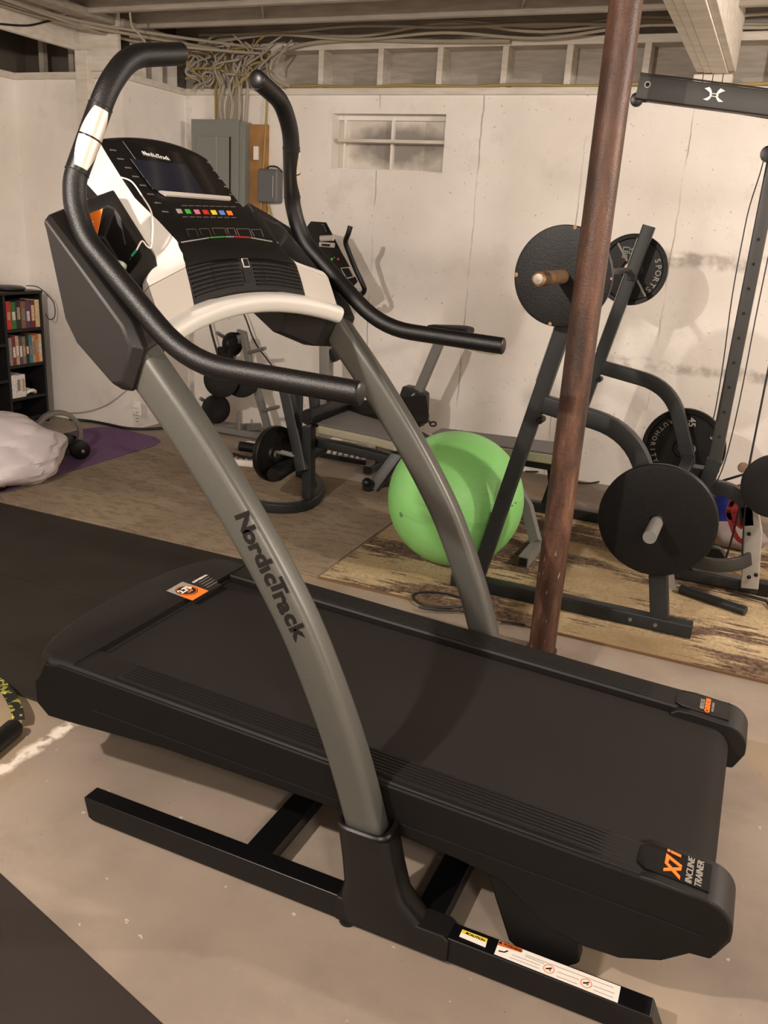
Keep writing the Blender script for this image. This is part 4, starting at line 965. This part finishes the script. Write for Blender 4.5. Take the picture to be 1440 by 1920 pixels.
for (x, y, r_) in ((1208, 177, .026), (1191, 188, .022)):
    B().lathe([(r_ * .8, -.014), (r_, -.012), (r_ * .9, 0), (r_, .012), (r_ * .8, .014)], arm_pt(x, y) + V((0, .03, 0)), nA, 24).done('pulley', M_blackg, CT)
B().lathe([(.010, -.001), (.0105, .004), (.007, .004), (.007, .001)], arm_pt(1213.5, 162.5), nA, 20, closed=True).done('bolt_sleeve', M_chrome, arm)
B().lathe([(.0068, -.001), (.0068, .001)], arm_pt(1213.5, 162.5), nA, 16).done('bolt_hole', M_void, arm)
# white maker's mark on the arm: two crossing bows with an eye between
def lp(u, v): return arm_pt(1338, 182) + dA * u + V((0, 0, 1)) * v + nA * .0008
for sg in (-1, 1):
    Rr = []
    for k in range(17):
        t_ = -1 + k / 8; wd = .0035 + .0105 * abs(t_) ** 1.3; cxx = sg * (.0095 + .0165 * t_ * t_)
        p_in, p_out = lp(cxx - sg * wd * .55, t_ * .0225 + (.0035 * abs(t_) if t_ < 0 else 0)), lp(cxx + sg * wd * .55, t_ * .0225 - .006 * t_)
        Rr.append([p_in, p_out, p_out + nA * .0008, p_in + nA * .0008])
    B().rings(Rr).done('white_mark', M_white, arm)
B().tube([lp(.0135 * math.cos(a), .0042 * math.sin(a)) + nA * .0004 for a in [2 * math.pi * k / 24 for k in range(24)]], .0014, 6, loop=True, caps=False).done('white_mark', M_white, arm)
for pp, yy in ((((1198, 138), (1230, 142), (1300, 150), (1440, 168), (1520, 178)), 3.36),):
    B().tube([arm_pt(x, y) + V((0, .03, 0)) for x, y in pp], .003, 6).done('cable', M_cord, CT)
B().tube([arm_pt(x, y) + V((0, .055, 0)) for x, y in ((1240, 190), (1300, 199), (1440, 221), (1520, 233))], .003, 6).done('cable', M_cord, CT)
for pp, r_ in ((((1433, 296), (1424, 330), (1405, 390), (1392, 450), (1372, 560), (1356, 680), (1342, 765), (1336, 790)), .0026), (((1446, 455), (1416, 600), (1385, 760), (1358, 870), (1334, 925)), .0026), (((1448, 655), (1425, 770), (1401, 890), (1394, 920), (1375, 1000), (1360, 1052)), .0045), (((1404, 925), (1396, 960), (1391, 1043)), .0035)):
    B().tube(smooth([Q(x, y, 3.93) for x, y in pp], 4), r_, 6).done('cable', M_cord, CT)
B().tube([Q(1322, 915, 4.2), Q(1360, 902, 4.2), Q(1400, 890, 4.2)], .006, 8).done('tie_strap', M_cord, CT)
B().lathe([(.0, -.01), (.022, -.008), (.024, 0), (.022, .008), (0, .01)], Q(1393, 879, 4.1), (.2, -1, .2), 20).done('knob', mat('brass_brown', rgb(120, 92, 72), .45), CT)
plate(Q(1454, 912, 3.86), (0, -1, 0), .137, .035, 'dark weight plate cut off by the right edge of the photo', flat=True)
CT.location.z += .006
# small gear on the floor behind the tower
bl = atz(1352, 982, 0)
tag(B().lathe([(0, 0), (.075, .0), (.085, .02), (.085, .18), (.07, .21), (0, .215)], (bl.x, bl.y, .004), (.08, 0, 1), 26).done('foam_block', M_dkblue, None), 'royal blue vinyl cylinder standing behind the cable tower', 'roller')
bag2 = B().ball(atz(1378, 1005, .07), .13, 4, (1.25, .8, .52))
for v in bag2.bm.verts: v.co += V((math.sin(v.co.z * 60 + v.co.x * 40), math.sin(v.co.x * 50), math.sin(v.co.y * 44))) * .006; v.co.z = max(v.co.z, .01)
tag(bag2.done('plastic_bag', mat('dull_grey_bag', rgb(138, 124, 122), .6), None), 'crumpled grey-white plastic bag on the floor behind the cable tower', 'bag')
rs = thing('resistance_strap', tuple(Q(1385, 1010, 4.12)), 'dark red strap hanging in loops inside the cable tower', 'strap')
B().bar(smooth([Q(1376, 935, 4.12), Q(1366, 958, 4.12), Q(1372, 985, 4.12), Q(1382, 1008, 4.12), Q(1397, 1018, 4.12)], 5), .008, .022, side=(0, 1, 0)).done('strap_loop', M_dkred, rs)
B().bar(smooth([Q(1392, 930, 4.12), Q(1380, 945, 4.12), Q(1372, 962, 4.12), Q(1384, 975, 4.12), Q(1397, 985, 4.12)], 5), .008, .05, side=(0, 1, 0)).done('strap_loop', M_dkred, rs)
B().ball(Q(1386, 915, 4.12), .018, 2, (1, .7, 1)).done('strap_ball', M_dkred, rs)
tag(B().lathe([(0, 0), (.07, 0), (.075, .01), (.075, .30), (.06, .32), (0, .32)], (.36, 4.93, .004), (0, 0, 1), 26).done('gas_can', M_dkred, None), 'dark red container at the right edge of the photo', 'container')

# ================================================================== ELECTRICAL PANEL AND WALL FITTINGS
EP = thing('electrical_panel', (-3.74, YB, 1.30), 'grey metal breaker panel on the back wall in the corner', 'electrical panel')
B().box((-3.93, YB - .09, 1.32), (-3.515, YB, 2.14)).done('panel_box', M_panelbox, EP, .003)
B().box((-3.95, YB - .104, 1.31), (-3.56, YB - .091, 2.15)).done('panel_cover', M_panelbox, EP, .003)
dr_ = B().box((-3.90, YB - .112, 1.36), (-3.63, YB - .1045, 2.04)).done('panel_door', M_panelbox, EP, .002)
B().box((-3.735, YB - .116, 1.36), (-3.728, YB - .112, 2.04)).done('door_rib', mat('pale_enamel', rgb(150, 154, 148), .45), EP)
B().box((-3.628, YB - .110, 1.36), (-3.620, YB - .104, 2.04)).done('door_gap', M_void, EP)
B().box((-3.665, YB - .120, 1.66), (-3.650, YB - .112, 1.70)).done('door_latch', M_blackg, EP, .002)
PB = tag(B().box((-3.515, YB - .03, 1.22), (-3.375, YB, 2.13)).done('plywood_board', M_ply, None, .001), 'narrow bare plywood board right of the grey breaker panel', 'board')
tag(B().box((-3.47, YB - .055, 1.90), (-3.435, YB - .031, 1.99)).done('cable_clip', M_white, None, .004), 'small white cable fitting on the plywood board', 'cable clip')
PH = thing('utility_box', (-3.335, YB, 1.62), 'slate grey rounded utility box right of the plywood board', 'junction box')
B().box((-3.415, YB - .085, 1.625), (-3.255, YB, 1.845)).done('box_cover', M_phone, PH, .014, segs=4)
B().box((-3.29, YB - .0875, 1.66), (-3.286, YB - .085, 1.80)).done('cover_ridge', M_silver2, PH)
B().tube(smooth([(-3.36, YB - .05, 1.843), (-3.33, YB - .06, 1.862), (-3.28, YB - .05, 1.86), (-3.25, YB - .03, 1.83)], 5), .005, 8).done('cover_wire', M_cord, PH)
def cable(P, r, M, label, group=None, n=6, name='cable'):
    return tag(B().tube(smooth(P, n), r, 7).done(name, M, None), label, 'cable', group)
G1 = 'white cables dropping into the breaker panel'; GL = 'one of the white cables dropping side by side into the breaker panel top'
for i, x in enumerate((-3.79, -3.755, -3.72, -3.70, -3.67, -3.645, -3.62, -3.595, -3.575, -3.55)):
    yy = YB - .03 - .022 * (i % 3)
    P = [(x, yy, 2.145), (x + random.uniform(-.01, .015), yy, 2.26), (x + .02 + random.uniform(-.02, .03), yy - .01, 2.37), (x + random.uniform(-.05, .10), yy + .0, 2.50), (x + random.uniform(.0, .25), yy + .02, 2.61)]
    cable(P, .0085 if i % 3 else .011, M_wirey if i == 0 else M_wire, GL if i else 'yellowish cable dropping into the left of the breaker panel', G1 if i else None)
G2 = 'tangled cables in the corner above the breaker panel'
for i in range(16):
    x0 = -4.02 + .045 * i; P = []
    for k in range(6):
        P.append((x0 + random.uniform(-.10, .14) + .02 * k, YB - .05 - random.uniform(0, .10), 2.38 + .05 * k + random.uniform(-.05, .05)))
    cable(P, .0065, M_wire if i % 4 else M_wirey, 'one of the tangled cables in the corner above the breaker panel', G2)
for (cx, cz, r_) in ((-3.80, 2.40, .045), (-3.93, 2.50, .05), (-3.70, 2.52, .04)):
    P = [(cx + r_ * math.cos(a), YB - .11 + .01 * math.sin(2 * a), cz + r_ * math.sin(a)) for a in [2 * math.pi * k / 18 for k in range(18)]]
    tag(B().tube(P, .006, 7, loop=True, caps=False).done('cable_loop', M_wire, None), 'one of the coiled cable loops in the corner tangle', 'cable', 'coiled loops in the cable tangle')
for i, (za, zb_) in enumerate(((2.70, 2.66), (2.685, 2.64), (2.67, 2.69), (2.65, 2.615))):
    P = [(-3.9 + .6 * k, YB - .05 - .02 * (k % 2) - .012 * i, (za if k % 2 else zb_) - .012 * math.sin(k * 1.3 + i)) for k in range(12)]
    cable(P, .009, M_wire, ('highest', 'second', 'third', 'lowest')[i] + ' of the four white cables sagging along the ceiling edge of the back wall')
P = [(-3.28, YB - .05, 2.60), (-3.22, YB - .06, 2.52), (-3.34, YB - .05, 2.42), (-3.30, YB - .06, 2.38)]
cable([(-3.20, YB - .04, 2.365), (-3.33, YB - .06, 2.43), (-3.30, YB - .06, 2.54), (-3.10, YB - .05, 2.61), (-2.7, YB - .05, 2.63), (-2.2, YB - .05, 2.61), (-1.7, YB - .05, 2.60)], .012, M_wire, 'thick white cable arching out of the cable tangle along the top plate')
P = [(-3.25 + .22 * k, YB - .012, ZL + .051 + .005 * math.sin(k * 1.9)) for k in range(22)]
cable(P, .009, M_wirey, 'yellow cable stapled along the wooden sill of the back wall')
cable([(-3.385, YB - .02, 2.30), (-3.392, YB - .03, 2.0), (-3.40, YB - .04, 1.7), (-3.42, YB - .04, 1.50)], .007, M_wirey, 'yellow cable running down the edge of the plywood board')
cable([(-3.36, YB - .03, 1.62), (-3.33, YB - .03, 1.53), (-3.31, YB - .03, 1.40)], .009, M_wirey, 'yellow cable hanging below the slate grey utility box')
cable([atx(0, 45, -4.373), atx(50, 48, -4.373), atx(85, 41, -4.373), atx(118, 32, -4.373), atx(150, 17, -4.373), atx(178, 30, -4.373), atx(202, 47, -4.34), atx(222, 43, -4.30)], .006, M_cord, 'thin black cable sagging below the ceiling in the upper left corner')
cable([V((aty(245, 45, 4.62).x, 4.615, 2.637)), aty(248, 50, 4.64), aty(262, 65, 4.66), aty(280, 90, 4.68)], .006, M_wire, 'short grey cable hanging behind the left treadmill handle')
for i, (a, c_, z) in enumerate((((-4.25, 4.5), (-3.5, 5.45), 2.62), ((-4.33, 4.3), (-3.7, 5.40), 2.60), ((-4.15, 4.9), (-3.4, 5.47), 2.58))):
    cable([(a[0], a[1] - 1.2, z), (a[0], a[1], z - .015), ((a[0] + c_[0]) / 2, (a[1] + c_[1]) / 2, z - .03), (c_[0], c_[1], z - .02)], .009, M_wire, ('rightmost', 'leftmost', 'middle')[i] + ' of three white cables crossing the ceiling in the left corner')
WO = thing('wall_outlet', (-3.95 - .1, 4.868, .12), 'small white outlet with a plugged cord low on the left wall', 'outlet')
oc_ = aty(257, 765, 4.866)
B().box((oc_.x - .035, 4.861, oc_.z - .05), (oc_.x + .035, 4.870, oc_.z + .05)).done('cover_plate', M_wall2, WO, .003)
B().box((oc_.x - .02, 4.835, oc_.z + .005), (oc_.x + .015, 4.861, oc_.z + .035)).done('plug', M_white, WO, .004)
for k in range(4): B().box((oc_.x - .008, 4.858, oc_.z - .035 - .022 * k), (oc_.x + .012, 4.862, oc_.z - .028 - .022 * k)).done('vent_slit', M_greyp, WO)
cable([aty(88, 768, 4.84), aty(110, 773, 4.84), aty(136, 774, 4.84), aty(165, 771, 4.84), aty(200, 759, 4.85), aty(230, 738, 4.86), aty(250, 720, 4.86)], .003, M_wire, 'thin pale cord curving low across the left wall')
cable([atz(130, 786, .02), atz(165, 789, .012), atz(200, 795, .014), atz(240, 803, .012), atz(285, 804, .012), atz(330, 800, .012)], .010, M_cord, 'black cable lying along the foot of the left wall')
cable([atz(985, 884, .012), atz(1035, 886, .012), atz(1060, 896, .012), atz(1090, 906, .012), atz(1125, 903, .012), atz(1160, 890, .012)], .006, M_cord, 'thin black cable on the floor along the back wall right of the column')

# ================================================================== LEFT: BOOKSHELF, BAG, DUMBBELLS
XF = -4.74
pTR, pS1, pS2, pS3 = atx(78, 550, XF), atx(79, 613, XF), atx(83, 678, XF), atx(87, 737, XF)
yR = pTR.y; zT = pTR.z; zs_ = [pS1.z, pS2.z, pS3.z]; yL = atx(9, 560, XF).y
if yL < yR - .5: yL = yR - .5
BS = thing('bookshelf', (-4.87, yL, 0), 'black bookshelf full of discs against the left wall', 'bookshelf')
B().box((-4.995, yR - .018, 0), (XF, yR, zT)).done('side_panel', M_shelf, BS, .002)
B().box((-4.995, yL - .018, 0), (XF, yL, zT)).done('side_panel', M_shelf, BS, .002)
B().box((-4.995, yL - .72, 0), (XF, yL - .70, zT)).done('side_panel', M_shelf, BS, .002)
B().box((-4.999, yL - .72, 0), (-4.99, yR, zT)).done('back_panel', M_shelf, BS)
B().box((-4.995, yL - .73, zT), (XF + .005, yR + .004, zT + .02)).done('top_board', M_shelf, BS, .002)
for z in zs_ + [zs_[2] - .27, .06]:
    B().box((-4.99, yL, z - .02), (XF - .004, yR - .018, z)).done('shelf_board', M_shelf, BS, .002)
    B().box((-4.99, yL - .70, z - .02 - .09), (XF - .004, yL - .018, z - .09)).done('shelf_board', M_shelf, BS, .002)
PAL = {'red': (190, 48, 44), 'green': (50, 112, 58), 'black': (44, 38, 38), 'brown': (134, 92, 60), 'purple': (92, 60, 90), 'cream': (214, 190, 150), 'maroon': (112, 44, 44), 'grey': (128, 124, 120), 'orange': (196, 110, 60), 'blue': (70, 90, 130), 'olive': (120, 116, 84), 'white': (214, 206, 200), 'tan': (178, 150, 118), 'teal': (70, 120, 124)}
BM = {k: mat('spine_' + k, rgb(*v), .5, var=.25, vscale=60) for k, v in PAL.items()}
def shelf_row(z, names, h, row, x0=None, wmul=1.0):
    y = yL + .012; avail = (yR - .018) - y; wd = avail * wmul / len(names)
    for i, c_ in enumerate(names):
        hh = h * random.uniform(.93, 1.0); t_ = wd * .94
        nb = thing('disc_case', (XF - .09, y + t_ / 2, z), '', 'disc case')
        B().box((XF - .15, y, z + .001), (XF - .010, y + t_, z + hh)).done('case', BM[c_], nb, .0015)
        B().box((XF - .0102, y + t_ * .18, z + hh * random.uniform(.25, .35)), (XF - .0088, y + t_ * .82, z + hh * random.uniform(.6, .85))).done('spine_print', BM[random.choice(['cream', 'white', 'tan', 'grey'])], nb)
        nb['label'] = '%s spined disc case on the %s shelf, %s from the left' % (c_, row, ('first', 'second', 'third', 'fourth', 'fifth', 'sixth', 'seventh', 'eighth', 'ninth', 'tenth', 'eleventh')[i])
        nb['group'] = 'disc cases on the %s shelf' % row; y += wd
hgt = zT - zs_[0] - .04
shelf_row(zs_[0], ['red', 'green', 'black', 'brown', 'purple', 'maroon', 'cream'], hgt, 'top')
shelf_row(zs_[1], ['grey', 'maroon', 'tan', 'purple', 'olive', 'black', 'teal', 'tan', 'orange', 'cream'], zs_[0] - zs_[1] - .045, 'middle')
shelf_row(zs_[2], ['white', 'white', 'white'], zs_[1] - zs_[2] - .06, 'third', wmul=.42)
yh = yL + .62 * (yR - yL)
tag(B().tube([(XF - .06 + .03 * math.cos(a), yh + .055 * math.sin(a), zs_[2] + .02 + .012 * math.cos(a * 2)) for a in [2 * math.pi * k / 20 for k in range(20)]], .013, 8, loop=True, caps=False).done('coiled_cord', M_white, None), 'white coiled cord lying right of the white cases on the third shelf', 'cord')
dt = thing('disc_player', (-4.86, (yL + yR) / 2 - .02, zT + .02), 'round black portable player lying on top of the bookshelf', 'player')
B().lathe([(0, 0), (.10, 0), (.115, .008), (.115, .018), (.095, .028), (0, .032)], (-4.86, (yL + yR) / 2 - .02, zT + .021), (0, 0, 1), 32).done('player_body', M_blackg, dt)
B().tube(smooth([(-4.80, yR - .08, zT + .05), (-4.76, yR - .02, zT + .045), (-4.72, yR + .02, zT + .0), (-4.70, yR + .07, zT - .07), (-4.70, yR + .07, zT - .16), (-4.70, yR + .02, zT - .18), (-4.72, yR + .003, zT - .14)], 5), .0035, 7).done('player_cord', M_cord, dt)
# bag
bgc = atz(48, 846, .17); bag = B()
bmesh.ops.create_icosphere(bag.bm, subdivisions=5, radius=1, matrix=Matrix.Identity(4))
from mathutils import noise as mn
for v in bag.bm.verts:
    p = v.co.copy(); r_ = 1 + .22 * mn.noise(p * 1.5 + V((3, 1, 7))) + .10 * abs(mn.noise(p * 2.8)) - .03 * abs(mn.noise(p * 6 + V((2, 2, 2))))
    v.co = V((p.x * .36 * r_, p.y * .44 * r_, p.z * .205 * r_)); v.co.z *= (1 - .25 * max(0, -v.co.y / .44))
    v.co = V((v.co.x, v.co.y, max(v.co.z + bgc.z, .009))); v.co.x += bgc.x - .13; v.co.y += bgc.y - .14
tag(bag.done('plastic_bag', M_bag, None, sharp=20), 'big bulging white plastic bag on the purple mat by the left wall', 'bag')
gp = atz(122, 826, .12)
wc_ = atz(110, 812, .145)
tag(B().lathe([(.135, -.03), (.145, -.028), (.145, .028), (.135, .03), (.120, .028), (.120, -.028)], wc_, (.8, -.6, .0), 40, closed=True).done('exercise_ring', mat('mid_grey_plastic', rgb(104, 98, 92), .5), None), 'grey round exercise ring standing behind the white plastic bag', 'exercise ring')
def dumbbell(c, ax, R, L, label):
    c = V(c); ax = V(ax).normalized(); t = thing('dumbbell', tuple(c - V((0, 0, R))), label, 'dumbbell')
    B().lathe([(.014, -L / 2), (.014, L / 2)], c, ax, 14).done('grip', M_chrome, t)
    for sgn in (-1, 1):
        B().lathe([(.0, .0), (R * .55, 0), (R * .95, .012), (R, .03), (R, .055), (R * .92, .07), (R * .5, .078), (0, .078)], c + ax * sgn * (L / 2 - .02), ax * sgn, 26).done('weight_head', M_iron, t)
        B().lathe([(.012, .078), (.012, .10), (0, .102)], c + ax * sgn * (L / 2 - .02), ax * sgn, 12).done('bar_end', M_chrome, t)
    return t
dc = atz(149, 843, .066)
dumbbell(dc + V((-.09, .05, 0)), (.86, -.45, 0), .062, .16, 'black round dumbbell on the purple mat right of the white bag')
dc2 = atz(0, 905, .05)
dumbbell(dc2 + V((-.09, .04, 0)), (.9, -.4, 0), .045, .15, 'black dumbbell under the near end of the white bag')

# ================================================================== FLOOR ODDS AND ENDS
PS = thing('power_strip', tuple(atz(460, 868, 0)), 'white power strip with black cords beside the bench plate', 'power strip')
a_ = atz(436, 868, .02); b_ = atz(476, 872, .02)
B().bar([a_ + V((0, 0, .01)), b_ + V((0, 0, .01))], .055, .04, side=(0, 1, 0), r=.006).done('strip_body', M_white, PS)
for k in range(4): B().bar([a_ * (1 - k / 4) + b_ * (k / 4) + V((0, -.0, .03)), a_ * (1 - k / 4) + b_ * (k / 4) + V((.02, 0, .055)), a_ * (1 - k / 4) + b_ * (k / 4) + V((.05, .06, .03))], .008, .008).done('cord', M_cord, PS)
B().tube(smooth([a_ + V((-.05, .1, .02)), a_ + V((0, .02, .06)), b_ + V((0, -.03, .05)), b_ + V((.05, .08, .01))], 5), .005, 7).done('cord', M_cord, PS)
tag(B().box(tuple(atz(462, 856, 0) + V((-.07, .05, .006))), tuple(atz(462, 856, 0) + V((.05, .13, .075)))).done('charger_brick', M_white, None, .008), 'white adapter brick behind the power strip', 'adapter')
r0, r1 = atz(446, 836, .06), atz(486, 842, .06)
hw = thing('hand_weight', tuple(r0), 'short black roller with pale end cap by the weight tree foot', 'roller')
B().tube([r0 + (r1 - r0) * .12, r1], .034, 20).done('roller_body', M_foam, hw)
B().tube([r0 + V((-.01, 0, 0)), r0 + (r1 - r0) * .12], .031, 20).done('end_cap', M_greytube, hw)
sl = thing('slatted_step', tuple(atz(640, 850, 0)), 'low silver slatted rack on the floor under the bench', 'rack')
s0, s1 = atz(588, 850, .03), atz(685, 868, .03)
B().bar([s0, s1], .02, .03).done('side_rail', M_black, sl)
B().bar([s0 + V((-.05, .22, 0)), s1 + V((-.05, .22, 0))], .02, .03).done('side_rail', M_black, sl)
for k in range(9):
    p = s0 + (s1 - s0) * (k + .5) / 9; B().bar([p + V((0, .01, .02)), p + V((-.05, .21, .05))], .022, .012, side=(1, 0, 0)).done('slat', M_silver2, sl)
zc = .014
lp_ = [atz(x, y, zc) for x, y in ((912, 1148), (874, 1138), (840, 1139), (814, 1138), (790, 1133), (777, 1124), (775, 1116), (785, 1111), (805, 1110), (840, 1114), (872, 1124), (905, 1137))]
cable(lp_, .0055, M_cord, 'loop of black power cord on the rug edge behind the treadmill')
cable([atz(x, y, zc + .004) for x, y in ((915, 1155), (874, 1146), (845, 1145), (810, 1143), (785, 1138))], .005, M_cord, 'second strand of black power cord beside the loop behind the treadmill')
cable([atz(x, y, .012) for x, y in ((940, 1166), (965, 1168), (985, 1172))], .005, M_cord, 'end of black cord on the floor between treadmill and column')
# handle with camouflage strap at the left edge
h0, h1 = atz(-45, 1425, .030), atz(30, 1362, .030)
HS = thing('strap_handle', tuple(h1 - V((0, 0, .03))), 'black foam handle with camouflage strap at the left edge of the photo', 'handle')
B().tube([h0, h1 - (h1 - h0) * .06, h1], [.029, .029, .024], 20).done('foam_grip', M_foam, HS)
def camo():
    n = NT('camouflage_webbing', .8); c = n.ramp(n.noise(45, 2), [(.0, rgb(18, 16, 12)), (.5, rgb(24, 22, 14)), (.56, rgb(140, 140, 50)), (.66, rgb(186, 182, 84))], 'CONSTANT'); return n.out(c, n.noise(400, 2), .3)
B().bar(smooth([atz(35, 1350, .04), atz(31, 1330, .055), atz(20, 1306, .06), atz(4, 1286, .06), atz(-18, 1270, .04), atz(-50, 1262, .02)], 6), .004, .035, side=(0, 0, 1)).done('strap', camo(), HS, sharp=60)
